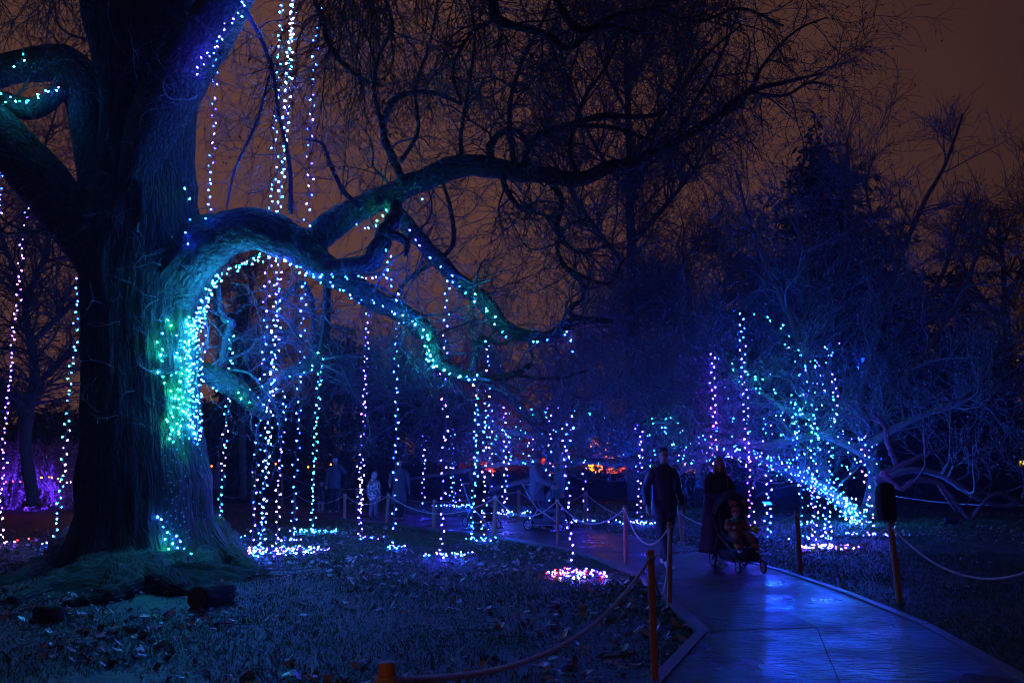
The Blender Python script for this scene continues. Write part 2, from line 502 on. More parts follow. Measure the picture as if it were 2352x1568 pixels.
# ------------------------------------------------------------------ path of wet boards
def path_material():
    m, n, l, b = nodes_of('wet_track_panel')
    tc = n.new('ShaderNodeTexCoord'); mp = n.new('ShaderNodeMapping'); mp.inputs['Scale'].default_value = (2.4, 8.0, 1)
    mp.inputs['Rotation'].default_value = (0, 0, -0.12)
    l.new(tc.outputs['Object'], mp.inputs[0])
    n1 = n.new('ShaderNodeTexNoise'); n1.inputs['Scale'].default_value = 1.7; n1.inputs['Detail'].default_value = 5; n1.inputs['Distortion'].default_value = 1.2
    n2 = n.new('ShaderNodeTexNoise'); n2.inputs['Scale'].default_value = 60; n2.inputs['Detail'].default_value = 3
    n3 = n.new('ShaderNodeTexNoise'); n3.inputs['Scale'].default_value = 0.9; n3.inputs['Detail'].default_value = 5
    l.new(mp.outputs[0], n1.inputs['Vector']); l.new(tc.outputs['Object'], n2.inputs['Vector']); l.new(tc.outputs['Object'], n3.inputs['Vector'])
    mx = n.new('ShaderNodeMix'); mx.data_type = 'RGBA'
    mx.inputs[6].default_value = (0.022, 0.022, 0.025, 1); mx.inputs[7].default_value = (0.085, 0.082, 0.08, 1)
    l.new(n3.outputs['Fac'], mx.inputs[0]); l.new(mx.outputs[2], b.inputs['Base Color'])
    r = n.new('ShaderNodeMapRange'); r.inputs['From Min'].default_value = .35; r.inputs['From Max'].default_value = .65
    r.inputs['To Min'].default_value = .22; r.inputs['To Max'].default_value = .55
    l.new(n3.outputs['Fac'], r.inputs['Value']); l.new(r.outputs[0], b.inputs['Roughness'])
    p = n.new('ShaderNodeMapRange'); p.inputs['From Min'].default_value = .42; p.inputs['From Max'].default_value = .6
    l.new(n1.outputs['Fac'], p.inputs['Value'])
    ad = n.new('ShaderNodeMath'); ad.operation = 'MULTIPLY_ADD'; ad.inputs[1].default_value = .15
    l.new(n2.outputs['Fac'], ad.inputs[0]); l.new(p.outputs[0], ad.inputs[2])
    bp = n.new('ShaderNodeBump'); bp.inputs['Strength'].default_value = 1.0; bp.inputs['Distance'].default_value = .014
    l.new(ad.outputs[0], bp.inputs['Height']); l.new(bp.outputs[0], b.inputs['Normal'])
    b.inputs['Specular IOR Level'].default_value = 0.75
    return m
M['path'] = path_material()
M['kerb'] = plain('wet_kerb_board', (0.10, 0.10, 0.10), .42, .3, 3, bump=.5, bscale=30, spec=.6)
path = empty('path', (0, 0, 0)); tag(path, 'wet dark path of flat track panels winding past the trees', kind='structure')
for k in range(len(PAIRS) - 1):
    ncol = 1 if k < 9 else 2
    for c in range(ncol):
        def lerp(a, b, t): return a * (1 - t) + b * t
        e0, e1 = c / ncol, (c + 1) / ncol
        q = [lerp(PL[k], PR[k], e0), lerp(PL[k], PR[k], e1), lerp(PL[k + 1], PR[k + 1], e1), lerp(PL[k + 1], PR[k + 1], e0)]
        ce = sum(q) / 4
        q = [p + (ce - p) / np.linalg.norm(ce - p) * .006 for p in q]
        top = PZ + random.uniform(-.002, .002)
        V = [(p[0], p[1], z) for z in (PZ - .075, top) for p in q]
        mb = MB(); mb.add(V, [(0, 1, 2, 3), (7, 6, 5, 4), (0, 4, 5, 1), (1, 5, 6, 2), (2, 6, 7, 3), (3, 7, 4, 0)])
        me = mb.mesh('panel', M['path'], smooth=False)
        if me.polygons[1].normal.z < 0:
            me.flip_normals()
        link('panel', me, path)
def strip(E, side, w, z0, z1, name):
    for k in range(len(E) - 1):
        a, b = E[k, :2], E[k + 1, :2]
        t = (b - a) / np.linalg.norm(b - a); nn = np.array((t[1], -t[0])) * side
        a2, b2 = a + t * .006, b - t * .006
        q = [a2, b2, b2 + nn * w, a2 + nn * w]
        V = [(p[0], p[1], z) for z in (z0, z1) for p in q]
        mb = MB(); mb.add(V, [(0, 3, 2, 1), (4, 5, 6, 7), (0, 1, 5, 4), (1, 2, 6, 5), (2, 3, 7, 6), (3, 0, 4, 7)])
        link(name, mb.mesh(name, M['kerb'], smooth=False), path)
mb = MB()
for E, side in ((PL, 1), (PR, -1)):
    E2 = []
    for k in range(len(E) - 1):
        n_ = max(1, int(np.linalg.norm(E[k + 1] - E[k]) / 2.4))
        for q in range(n_): E2.append(E[k] * (1 - q / n_) + E[k + 1] * q / n_)
    E2.append(E[-1])
    strip(np.array(E2), side, .10, -.06, .064, 'kerb_board')
# dark bed under the panels
V = [(p[0], p[1], -0.03) for p in np.vstack([PL[:, :], PR[::-1, :]])]
bed = []
for k in range(len(PL) - 1):
    bed.append([k, k + 1, 2 * len(PL) - 2 - k, 2 * len(PL) - 1 - k])
tag(link('path_bed', fast_mesh('path_bed', V, bed, M['bark_dark'])), 'dark ground under the path panels', kind='structure')

# ================================================================== TREES
class Tree:
    def __init__(s, name, base, label, cat='tree', group=None):
        s.root = empty(name, base, 0, label, cat, group)
        s.L = []                                  # (pts, rad) of limbs, for twigs
    def limb(s, rows, D, mat, name='limb', n=40, sides=16, wob=.16, dD=0.0, keep=True):
        P, R = limb_line(rows, D, n, dD)
        mb = MB(); mb.tube(P, R, sides, caps=True, wob=wob)
        mb.build(name, mat, s.root)
        if keep:
            Q = spline(np.hstack([P, R[:, None]])[::max(1, n // 14)], 20)
            s.L.append((Q[:, :3], np.maximum(Q[:, 3], .004)))
        return P, R
    def arrays(s):
        return np.array([a for a, b in s.L]), np.array([b for a, b in s.L])

# ---- the old weeping beech
DB = 13.8
tb = gnd(330, 1283)
beech = Tree('beech_tree', (tb[0], DB, 0), 'huge old beech on the left with an arching limb, hung with strings of coloured lights')
TROWS = [(-150, 232, 452), (0, 238, 446), (120, 240, 444), (250, 242, 442), (400, 238, 440), (480, 225, 446), (560, 205, 462), (640, 196, 452), (720, 198, 440), (850, 203, 446),
         (1000, 200, 455), (1100, 192, 470), (1170, 190, 470), (1220, 182, 484), (1260, 166, 504), (1290, 148, 528), (1310, 128, 546)]
rows = []
for y, xl, xr in TROWS[::-1]:
    a = at(xl, y, DB); b = at(xr, y, DB)
    rows.append((a[2], (a[0] + b[0]) / 2, (b[0] - a[0]) / 2))
rows = [(-.35,) + (rows[0][1], rows[0][2] * 1.08)] + rows
rows = np.array(rows)
zz = np.linspace(-.35, rows[-1, 0], 250)
tcx = np.interp(zz, rows[:, 0], rows[:, 1]); trr = np.interp(zz, rows[:, 0], rows[:, 2])
k_ = np.ones(9) / 9
tcx = np.convolve(np.pad(tcx, 4, mode='edge'), k_, 'valid'); trr = np.convolve(np.pad(trr, 4, mode='edge'), k_, 'valid')
NS = 180
ang = np.linspace(0, 2 * math.pi, NS, endpoint=False)
TV = np.zeros((len(zz), NS, 3)); TUV = np.zeros((len(zz), NS + 1, 2))
TRAD = np.zeros((len(zz), NS))
for k, z in enumerate(zz):
    low = math.exp(-max(0, z) / 1.1)
    for q, a_ in enumerate(ang):
        f = 1 + .03 * math.sin(3 * a_ + .5 + .2 * z) + .022 * math.sin(7 * a_ + 1 + .35 * z)
        f += low * (.055 * math.sin(5 * a_ + .9) + .04 * math.sin(9 * a_))
        f += .02 * mnoise.noise(Vector((math.cos(a_) * 3, math.sin(a_) * 3, z * .7)))
        rr = trr[k] * f + .045 * mnoise.noise(Vector((math.cos(a_) * 13, math.sin(a_) * 13, z * 1.3))) + .03 * mnoise.noise(Vector((math.cos(a_) * 5, math.sin(a_) * 5, z * 2.2))) + .012 * mnoise.noise(Vector((math.cos(a_) * 45, math.sin(a_) * 45, z * 4)))
        TRAD[k, q] = rr
        TV[k, q] = (tcx[k] + rr * math.cos(a_), DB + rr * .92 * math.sin(a_), z)
fs = []; uv = []
for k in range(len(zz) - 1):
    for q in range(NS):
        q2 = (q + 1) % NS
        fs.append((k * NS + q, k * NS + q2, (k + 1) * NS + q2, (k + 1) * NS + q))
        u0, u1 = q / NS * 5.6, (q + 1) / NS * 5.6
        uv += [(u0, zz[k]), (u1, zz[k]), (u1, zz[k + 1]), (u0, zz[k + 1])]
link('trunk', fast_mesh('trunk', TV.reshape(-1, 3), fs, M['bark'], True, uv), beech.root)
def on_trunk(x, y, lift=.03):
    """point on the camera side of the trunk seen at pixel (x, y)"""
    p = at(x, y, DB); z = p[2]
    for _ in range(4):
        cx = np.interp(z, zz, tcx); r = np.interp(z, zz, trr) + lift + .02
        dx = p[0] - cx
        if abs(dx) >= r: dx = math.copysign(r * .995, dx)
        D = DB - math.sqrt(max(0, r * r - dx * dx)) * .95
        p = at(x, y, D); z = p[2]
    return p
ARCH = beech.limb([(330, 1000, 48, .9), (358, 860, 58, .8), (385, 750, 62, .6), (408, 668, 64, .35), (432, 612, 64, .1), (470, 563, 62), (530, 535, 52), (590, 528, 47), (650, 545, 46), (700, 575, 42), (735, 612, 33)], 13.4, M['bark_limb'], n=130, sides=56, wob=.20)
beech.limb([(715, 585, 34), (760, 625, 32), (810, 655, 27), (860, 688, 25), (930, 722, 23), (985, 770, 21), (1003, 828, 18), (1060, 862, 14), (1120, 872, 10), (1180, 860, 8), (1222, 835, 6)], 13.3, M['bark_limb'], n=80, sides=26, wob=.2)
beech.limb([(712, 565, 30), (760, 520, 33), (840, 475, 29), (920, 435, 27), (1000, 402, 26), (1080, 380, 28), (1150, 388, 23), (1250, 402, 20), (1330, 412, 17), (1400, 384, 16), (1455, 375, 15), (1500, 346, 12), (1580, 310, 11), (1640, 270, 9), (1720, 212, 7), (1800, 190, 5), (1890, 168, 3)], 13.6, M['bark_limb'], n=120, sides=24, wob=.24, dD=-1.2)
beech.limb([(880, 462, 18), (930, 510, 18), (990, 580, 18), (1050, 640, 18), (1110, 690, 19), (1150, 745, 19), (1200, 770, 15), (1260, 772, 12), (1310, 742, 12), (1360, 735, 9), (1410, 738, 5)], 13.3, M['bark_limb'], n=80, sides=22, wob=.24)
beech.limb([(740, 612, 17), (800, 612, 20), (850, 604, 22), (868, 572, 23), (885, 535, 21), (905, 500, 17), (912, 462, 12)], 12.9, M['bark_limb'], n=50, sides=20, wob=.2)
_on_trunk = on_trunk
def on_trunk(x, y, lift=.03):
    """front surface of trunk or of the arching limb's foot at pixel (x, y)"""
    p = _on_trunk(x, y, lift); AP, AR = ARCH
    for _ in range(4):
        k = np.argmin(np.abs(AP[:40, 2] - p[2])); dx = p[0] - AP[k, 0]; r = AR[k] * 1.04 + lift
        if abs(dx) < r:
            D = AP[k, 1] - math.sqrt(r * r - dx * dx)
            if D < p[1]: p = at(x, y, D)
    return p
# smaller crooked branches
B2 = [
    ([(930, 430, 12), (905, 370, 11), (880, 300, 10), (900, 235, 9), (935, 215, 8), (985, 212, 7), (1030, 225, 6), (1060, 240, 5)], 13.2),
    ([(1130, 380, 11), (1128, 330, 10), (1165, 300, 8), (1200, 310, 7), (1215, 350, 7)], 13.2),
    ([(1205, 395, 12), (1210, 350, 9), (1240, 310, 9), (1300, 290, 9), (1380, 268, 9), (1450, 268, 8), (1510, 262, 7), (1560, 215, 6), (1620, 130, 5), (1700, 60, 3)], 13.0),
    ([(1300, 290, 7), (1400, 292, 7), (1480, 318, 6), (1560, 350, 5), (1600, 400, 3)], 13.0),
    ([(920, 372, 7), (960, 300, 6), (955, 200, 5), (990, 90, 4), (1010, -30, 3)], 12.8),
    ([(830, 478, 9), (790, 440, 7), (760, 380, 6), (740, 330, 5), (700, 320, 3)], 13.0),
    ([(1060, 385, 8), (1060, 300, 6), (1080, 180, 5), (1090, 60, 4), (1060, -40, 3)], 13.2),
    ([(880, 300, 8), (860, 210, 7), (870, 130, 6), (900, 60, 6), (880, -20, 5)], 12.6),
    ([(1340, 735, 9), (1310, 722, 8), (1318, 700, 8), (1338, 690, 7), (1336, 650, 7), (1300, 615, 8), (1280, 570, 6), (1300, 520, 5), (1350, 500, 4)], 13.2),
    ([(1290, 610, 7), (1350, 640, 6), (1400, 650, 5), (1430, 600, 4)], 13.0),
    ([(880, 530, 10), (920, 545, 12), (935, 560, 9), (930, 590, 4)], 12.7),
    ([(640, 700, 6), (690, 650, 7), (715, 690, 8), (720, 770, 8), (712, 830, 9)], 14.6),
    ([(748, 650, 7), (745, 720, 8), (738, 790, 9), (720, 840, 11)], 14.3),
    ([(1090, 860, 8), (1098, 800, 8), (1110, 775, 7), (1150, 790, 6), (1190, 770, 4)], 13.2),
    ([(1180, 862, 5), (1280, 870, 4), (1350, 850, 3)], 13.2),
    ([(1215, 780, 5), (1222, 820, 5), (1220, 838, 4)], 13.2),
    ([(900, 690, 6), (940, 640, 6), (1000, 600, 6), (1040, 560, 7), (1035, 480, 6), (1010, 400, 5)], 13.6),
]
for r_, d_ in B2:
    r_ = [(a_, b_, c_ * (.8 if c_ < 9 else .9)) for a_, b_, c_ in r_]
    beech.limb(r_, d_, M['bark_limb'], n=44, sides=10, wob=.3)
# high overhanging limbs along the top of the view
for r_, d_ in [
    ([(1090, -60, 14), (1128, 0, 13), (1140, 42, 14), (1190, 62, 9), (1260, 82, 9), (1310, 110, 8), (1400, 40, 7), (1500, 20, 6), (1600, -20, 5)], 10.8),
    ([(1260, -40, 8), (1300, 40, 9), (1340, 70, 10), (1400, 60, 7), (1470, 78, 6)], 10.8),
    ([(700, -60, 6), (745, 60, 6), (760, 110, 7), (815, 170, 5), (880, 200, 3)], 10.5),
    ([(560, 15, 5), (600, 90, 6), (628, 170, 5), (640, 260, 4), (665, 380, 5), (668, 490, 6)], 13.0),
    ([(620, 170, 3), (590, 280, 4), (540, 390, 3), (520, 480, 2)], 13.2),
]:
    beech.limb(r_, d_, M['bark_pale'] if r_[0][0] in (560, 620) else M['bark_limb'], n=44, sides=9, wob=.25)
# left side limbs
beech.limb([(290, 700, 70), (235, 590, 66), (180, 520, 62), (100, 420, 60), (20, 330, 60), (-90, 220, 58)], 13.5, M['bark_limb'], n=60, sides=30, wob=.1)
beech.limb([(230, 600, 44), (222, 480, 40), (215, 380, 38), (205, 280, 44), (190, 200, 52), (150, 150, 46), (80, 150, 40), (0, 165, 36), (-90, 190, 34)], 14.0, M['bark_limb'], n=70, sides=26, wob=.14)
beech.limb([(270, 330, 26), (262, 240, 28), (240, 130, 30), (220, 40, 32), (205, -80, 34)], 13.6, M['bark_limb'], n=40, sides=18, wob=.12)
beech.limb([(310, 420, 40), (350, 300, 60), (395, 205, 68), (440, 120, 68), (500, 40, 62), (545, -40, 52), (600, -120, 46)], 13.2, M['bark_limb'], n=50, sides=30, wob=.1)
beech.limb([(0, 235, 28), (60, 250, 26), (110, 235, 22), (140, 200, 20)], 13.6, M['bark_limb'], n=24, sides=16, wob=.2)
0 and beech.limb([(20, 50, 8), (60, 130, 9), (75, 200, 9)], 12.6, M['bark_limb'], n=24, sides=9, wob=.2)
# limb that dips behind the lights right of the trunk
beech.limb([(330, 900, 20), (400, 860, 25), (460, 855, 24), (520, 878, 24), (565, 912, 21), (600, 945, 15), (618, 962, 6)], 14.2, M['bark_limb'], n=44, sides=20, wob=.22)
beech.limb([(600, 935, 12), (630, 880, 15), (680, 852, 17), (720, 838, 15), (745, 800, 10), (752, 720, 7), (755, 650, 6)], 14.4, M['bark_limb'], n=44, sides=16, wob=.2)
beech.limb([(500, 870, 6), (520, 770, 7), (530, 742, 10), (510, 725, 6), (500, 650, 6)], 14.4, M['bark_pale'], n=30, sides=10, wob=.2)

# roots and the mossy swell round the foot
def root_piece(rows, name='root', mat='bark', sides=14, wob=.25, flat=.75):
    P = []
    for x, y, r, z in rows:
        g = gnd(x, y); P.append((g[0], g[1], z, r))
    S = spline(P, 60)
    mb = MB(); mb.tube(S[:, :3], np.maximum(S[:, 3], .01) * (1 + .12 * np.sin(np.arange(60) * .9) * rng.uniform(.4, 1, 60)), 26, wob=.4, aspect=flat)
    mb.build(name, M[mat], beech.root)
for r_ in [
    [(470, 1225, .30, .35), (505, 1258, .26, .22), (545, 1290, .18, .08), (580, 1305, .10, -.02), (620, 1312, .05, -.06)],
    [(440, 1260, .28, .2), (470, 1300, .2, .06), (500, 1330, .1, -.04)],
    [(200, 1240, .32, .3), (165, 1275, .28, .16), (110, 1300, .2, .05), (40, 1330, .14, 0.0), (-60, 1350, .08, -.05)],
    [(260, 1290, .3, .12), (210, 1320, .25, .06), (120, 1345, .18, .02), (20, 1385, .12, -.03)],
    [(330, 1300, .3, .12), (340, 1335, .28, .08), (400, 1360, .2, .04), (470, 1362, .08, -.05)],
    [(290, 1300, .35, .1), (290, 1340, .3, .06), (250, 1375, .2, .02), (150, 1392, .1, -.03)],
    [(380, 1295, .25, .12), (420, 1325, .2, .05), (440, 1345, .1, -.03)],
]:
    root_piece(r_)
# mossy mound: a low dome of ridged roots
mb = MB()
c = gnd(290, 1352); NR, NA = 44, 150
V = [(c[0], c[1], .16)]; fs = []
for k in range(1, NR + 1):
    for q in range(NA):
        a_ = 2 * math.pi * q / NA; t = k / NR
        ex = (1.55 + .25 * math.sin(3 * a_)) * t; ey = (1.25 + .15 * math.sin(2 * a_ + 1)) * t
        wx, wy = ex * math.cos(a_), ey * math.sin(a_)
        h = .26 * (1 - t * t) + (.10 * mnoise.noise(Vector((wx * 2.2, wy * 6 + math.sin(wx * 3), 1))) + .05 * mnoise.noise(Vector((wx * 7, wy * 16, 5)))) * (1 - t * .4) - .06 * (t > .98)
        V.append((c[0] + ex * math.cos(a_), c[1] + .7 + ey * math.sin(a_), h - .04))
for q in range(NA): fs.append((0, 1 + q, 1 + (q + 1) % NA))
for k in range(NR - 1):
    for q in range(NA):
        a_ = 1 + k * NA; fs.append((a_ + q, a_ + NA + q, a_ + NA + (q + 1) % NA, a_ + (q + 1) % NA))
mb.add(V, fs)
def moss_material():
    m = plain('moss', (0.018, 0.036, 0.008), .95, .6, 6, bump=1.0, bscale=26, stretch=(1, 4, 1))
    return m
M['moss'] = moss_material()
mb.build('mossy_root_mound', M['moss'], beech.root)

# twigs of the beech
LP, LR = beech.arrays()
wt = np.ones(len(LP)); wt[0] = .35; wt[22:] = .8
LLEN = np.linalg.norm(np.diff(LP, axis=1), axis=2).sum(1)
wt = LLEN / LLEN.sum()
mult = np.ones(len(LP))
for i_, (p_, r_) in enumerate(zip(LP, LR)):
    if p_[:, 0].mean() < -4.2: mult[i_] = .6          # left of the trunk
mult[0] = .3
w2 = wt * mult; w2 /= w2.sum()
n1 = 180
p, d, r = kids(LP, LR, n1, .12, 1.0, 62, up=.15, rr=.32, flat=.9, wt=w2)
r = np.clip(r, .010, .028)
A1, R1 = grow(p, d, rng.uniform(.8, 2.4, n1), r, 12, .42, .03, .3)
p, d, r = kids(A1, R1, 1500, .15, 1.0, 52, up=.05, rr=.55)
r = np.clip(r, .006, .013)
pb, db, rb = kids(LP, LR, 500, .1, 1.0, 70, up=.0, rr=.2, wt=w2)
p = np.vstack([p, pb]); d = np.vstack([d, db]); r = np.concatenate([r, np.clip(rb, .005, .01)])
A2, R2 = grow(p, d, rng.uniform(.5, 1.5, len(p)), r, 10, .38, .04, .4)
p, d, r = kids(A2, R2, 7500, .1, 1.0, 45, rr=.7)
A3, R3 = grow(p, d, rng.uniform(.2, .75, len(p)), np.clip(r, .0035, .0055), 6, .42, .07, .7)
# long weeping strands, upper middle and by the left edge
def weep(x0, x1, D0, D1, n, ytop=-80, L=(1.6, 3.4)):
    P = []
    for _ in range(n):
        P.append(at(random.uniform(x0, x1), ytop + random.uniform(-40, 60), random.uniform(D0, D1)))
    P = np.array(P)
    dd = np.tile([(0, 0, -1.0)], (n, 1)) + rng.normal(size=(n, 3)) * .15
    return grow(P, dd, rng.uniform(*L, n), rng.uniform(.006, .014, n), 16, .24, .10, .5)
WA, WR = weep(730, 900, 9.5, 12, 50, L=(1.2, 3.6))
WB, WRb = weep(900, 1120, 10, 12, 26, L=(.8, 2.0))
WC, WRc = weep(-60, 230, 11, 15, 34, L=(.8, 2.6))
WD, WRd = weep(1150, 1800, 10.5, 13, 16, L=(.5, 1.3))
WE, WRe = weep(1600, 1900, 10, 12.5, 12, ytop=-40, L=(.5, 1.2))
WS = np.concatenate([WA, WB, WC, WD, WE]); WSR = np.concatenate([WR, WRb, WRc, WRd, WRe])
p, d, r = kids(WS, WSR, 1900, .05, 1.0, 42, rr=.6)
W2, W2R = grow(p, d, rng.uniform(.2, .8, len(p)), np.clip(r, .0035, .006), 6, .28, .12, .7)
# crooked cloud of branches at the upper right, above the long limb
def cloud(n, x0, x1, y0, y1, D0, D1, L, r, K=10, wander=.35, grav=0.0, d0=None):
    P = np.array([at(random.uniform(x0, x1), random.uniform(y0, y1), random.uniform(D0, D1)) for _ in range(n)])
    dd = rng.normal(size=(n, 3)) if d0 is None else np.array(d0) + rng.normal(size=(n, 3)) * .4
    return grow(P, dd, rng.uniform(*L, n), rng.uniform(*r, n), K, wander, grav, .4)
# second-order limbs that carry the upper tracery
SB = [
    ([(1180, 380, 8), (1170, 250, 6), (1200, 140, 5), (1250, 40, 4), (1280, -60, 3)], 13.4),
    ([(1330, 410, 8), (1310, 340, 6), (1340, 230, 5), (1400, 140, 4), (1440, 20, 3)], 13.2),
    ([(1460, 372, 9), (1540, 330, 7), (1600, 230, 5), (1650, 140, 4), (1700, 20, 3)], 13),
    ([(1640, 270, 6), (1700, 240, 5), (1760, 140, 4), (1830, 70, 3), (1900, 40, 2)], 12.4),
    ([(1720, 212, 5), (1800, 220, 4), (1860, 190, 3), (1915, 200, 2)], 12.3),
    ([(1250, 402, 8), (1290, 460, 7), (1280, 530, 6), (1330, 580, 5), (1400, 560, 3)], 13.2),
    ([(1150, 388, 8), (1165, 440, 7), (1200, 480, 6), (1260, 500, 4), (1300, 560, 3)], 13),
    ([(1500, 20, 6), (1600, 50, 5), (1700, 20, 4), (1800, 60, 3)], 10.8),
    ([(1140, 42, 7), (1080, 80, 5), (1040, 160, 4), (1060, 240, 3)], 11),
]
for r_, d_ in SB: beech.limb(r_, d_, M['bark_limb'], n=36, sides=8, wob=.3)
LP2 = np.array([a for a, b in beech.L[-len(SB):]]); LR2 = np.array([b for a, b in beech.L[-len(SB):]])
p, d, r = kids(LP2, LR2, 120, .1, 1, 60, rr=.5)
C1, C1R = grow(p, d, rng.uniform(.6, 1.8, 120), np.clip(r, .008, .02), 12, .38, .04, .45)
p, d, r = kids(C1, C1R, 900, .1, 1, 50, rr=.6)
C2, C2R = grow(p, d, rng.uniform(.4, 1.1, 900), np.clip(r, .005, .009), 8, .32, .07, .6)
p, d, r = kids(C2, C2R, 3200, .1, 1, 45, rr=.7)
C3, C3R = grow(p, d, rng.uniform(.2, .6, 3200), np.clip(r, .0035, .005), 5, .3, .12, .7)
me = tubes([(A1, R1, 6), (A2, R2, 4), (A3, R3, 3), (WS, WSR, 4), (W2, W2R, 3), (C1, C1R, 5), (C2, C2R, 4), (C3, C3R, 3)], 'twigs', M['bark_twig'])
tag(link('twigs', me, beech.root), kind='stuff')
ends = np.vstack([A3[:, -1], W2[:, -1], C3[:, -1], C3[:, 3], W2[:, 3]])
ends = ends[rng.choice(len(ends), 5200, replace=False)]
tag(link('clinging_leaves', quads_at(ends, .055, 'clinging_leaves', M['leaf_dead'], hang=1.2, aspect=.5, bend=.15), beech.root), kind='stuff')
# epicormic shoots on the trunk
P = []; dd = []
for _ in range(70):
    y = random.uniform(150, 1000); x = random.uniform(225, 440)
    q = on_trunk(x, y, 0); P.append(q); dd.append((q[0] - np.interp(q[2], zz, tcx), -1.0, .1))
E1, E1R = grow(np.array(P), np.array(dd), rng.uniform(.25, .8, 70), rng.uniform(.006, .012, 70), 8, .4, -.03, .5)
p, d, r = kids(E1, E1R, 240, .2, 1, 50, rr=.7)
E2, E2R = grow(p, d, rng.uniform(.1, .4, 240), np.clip(r, .004, .006), 5, .4, 0, .7)
tag(link('trunk_shoots', tubes([(E1, E1R, 4), (E2, E2R, 3)], 'trunk_shoots', M['bark_pale']), beech.root), kind='stuff')

# ---- spreading magnolia on the right, wrapped in lights
DM = 22.5
mg = Tree('magnolia_tree', tuple(gnd(1975, 1195)), 'wide spreading bare magnolia on the right, its leaning trunk wrapped in bright lights')
MAIN = [(1985, 1200, 20), (1935, 1152, 17), (1885, 1118, 16), (1830, 1085, 15), (1740, 1052, 13), (1650, 1032, 12), (1570, 1048, 9), (1490, 1052, 7), (1390, 1058, 5), (1310, 1045, 3)]
MB_ROWS = [
    (MAIN, DM, -1.0),
    ([(1990, 1195, 20), (2012, 1110, 17), (2000, 1050, 15), (1985, 990, 12), (1975, 920, 11), (1990, 850, 10), (2020, 740, 8), (2065, 600, 6), (2120, 470, 5), (2170, 380, 4), (2212, 262, 3)], DM + .4, 0),
    ([(1895, 1120, 14), (1872, 1040, 12), (1866, 960, 10), (1852, 860, 9), (1828, 760, 8), (1775, 640, 6), (1725, 520, 4), (1690, 390, 3)], DM, 1),
    ([(1985, 1000, 10), (1920, 920, 9), (1885, 830, 8), (1905, 700, 7), (1935, 560, 5), (1950, 430, 4), (1945, 330, 2)], DM + .8, 1),
    ([(1995, 1045, 12), (1900, 1000, 10), (1840, 1005, 9), (1760, 1022, 9), (1690, 1010, 8), (1620, 1015, 7), (1545, 975, 5), (1480, 972, 4), (1440, 1010, 3)], DM - .8, -1.5),
    ([(1868, 960, 8), (1800, 940, 7), (1720, 925, 6), (1650, 940, 6), (1560, 932, 4), (1470, 975, 3)], DM - .5, -1.5),
    ([(1852, 870, 7), (1780, 850, 6), (1700, 845, 5), (1640, 810, 4), (1580, 790, 3)], DM, -1),
    ([(1800, 940, 6), (1740, 900, 5), (1680, 880, 4), (1600, 900, 3), (1500, 890, 2)], DM - 1, -1),
    ([(2010, 1105, 10), (2090, 1080, 7), (2160, 1090, 8), (2210, 1120, 7), (2260, 1150, 6), (2320, 1160, 6), (2400, 1120, 5)], DM - 2.2, -1.2),
    ([(1985, 940, 9), (2060, 880, 8), (2130, 800, 6), (2200, 690, 5), (2250, 570, 4), (2290, 470, 2)], DM + .4, 0),
    ([(1995, 1020, 10), (2080, 970, 8), (2180, 930, 7), (2270, 900, 5), (2380, 850, 4)], DM - .6, -1),
    ([(1830, 770, 6), (1860, 690, 5), (1850, 600, 4), (1830, 480, 3), (1840, 400, 2)], DM + .5, 0),
    ([(2020, 745, 6), (2000, 640, 5), (2010, 540, 4), (1990, 430, 3), (2010, 350, 2)], DM + .4, 0),
    ([(1990, 850, 7), (2080, 760, 6), (2160, 640, 5), (2200, 520, 3), (2230, 440, 2)], DM + 1, 1),
    ([(1650, 1032, 8), (1600, 1065, 6), (1520, 1095, 5), (1440, 1080, 3)], DM - 1.5, -.5),
    ([(1740, 1050, 8), (1690, 1000, 6), (1640, 985, 5), (1590, 1000, 4), (1540, 1030, 3)], DM - 1, -1),
]
for rws, d_, dd_ in MB_ROWS:
    mg.limb(rws, d_, M['bark_pale'], 'trunk' if rws is MAIN else 'limb', n=56, sides=14, wob=.2, dD=dd_)
# the crooked low branch that droops to the lawn at the far right
mg.limb([(2025, 1085, 7), (2050, 1108, 7), (2072, 1122, 6), (2100, 1105, 6), (2150, 1106, 6), (2175, 1128, 5), (2200, 1160, 5), (2229, 1190, 5), (2250, 1165, 4), (2275, 1140, 4), (2300, 1132, 5), (2340, 1150, 5), (2400, 1140, 4)], 19.2, M['bark_pale'], n=90, sides=10, wob=.35)
mg.limb([(2025, 1085, 6), (2065, 1070, 6), (2110, 1050, 5), (2160, 1030, 4), (2240, 1020, 3)], 19.2, M['bark_pale'], n=50, sides=9, wob=.35)
mg.limb([(2060, 1068, 6), (2040, 1020, 6), (2032, 980, 5), (2005, 950, 5)], 19.6, M['bark_pale'], n=40, sides=9, wob=.3)
mg.limb([(2150, 1104, 4), (2180, 1150, 4), (2198, 1175, 3)], 19.2, M['bark_pale'], n=24, sides=8, wob=.3)
LP, LR = mg.arrays()
LL = np.linalg.norm(np.diff(LP, axis=1), axis=2).sum(1); LL[:3] *= 1.0; LL[-4:] *= .25
n1 = 330
p, d, r = kids(LP, LR, n1, .15, 1, 55, up=.35, rr=.45, flat=1.2, wt=LL / LL.sum())
A1, R1 = grow(p, d, rng.uniform(1.0, 2.8, n1), np.clip(r, .014, .04), 12, .28, -.03, .4)
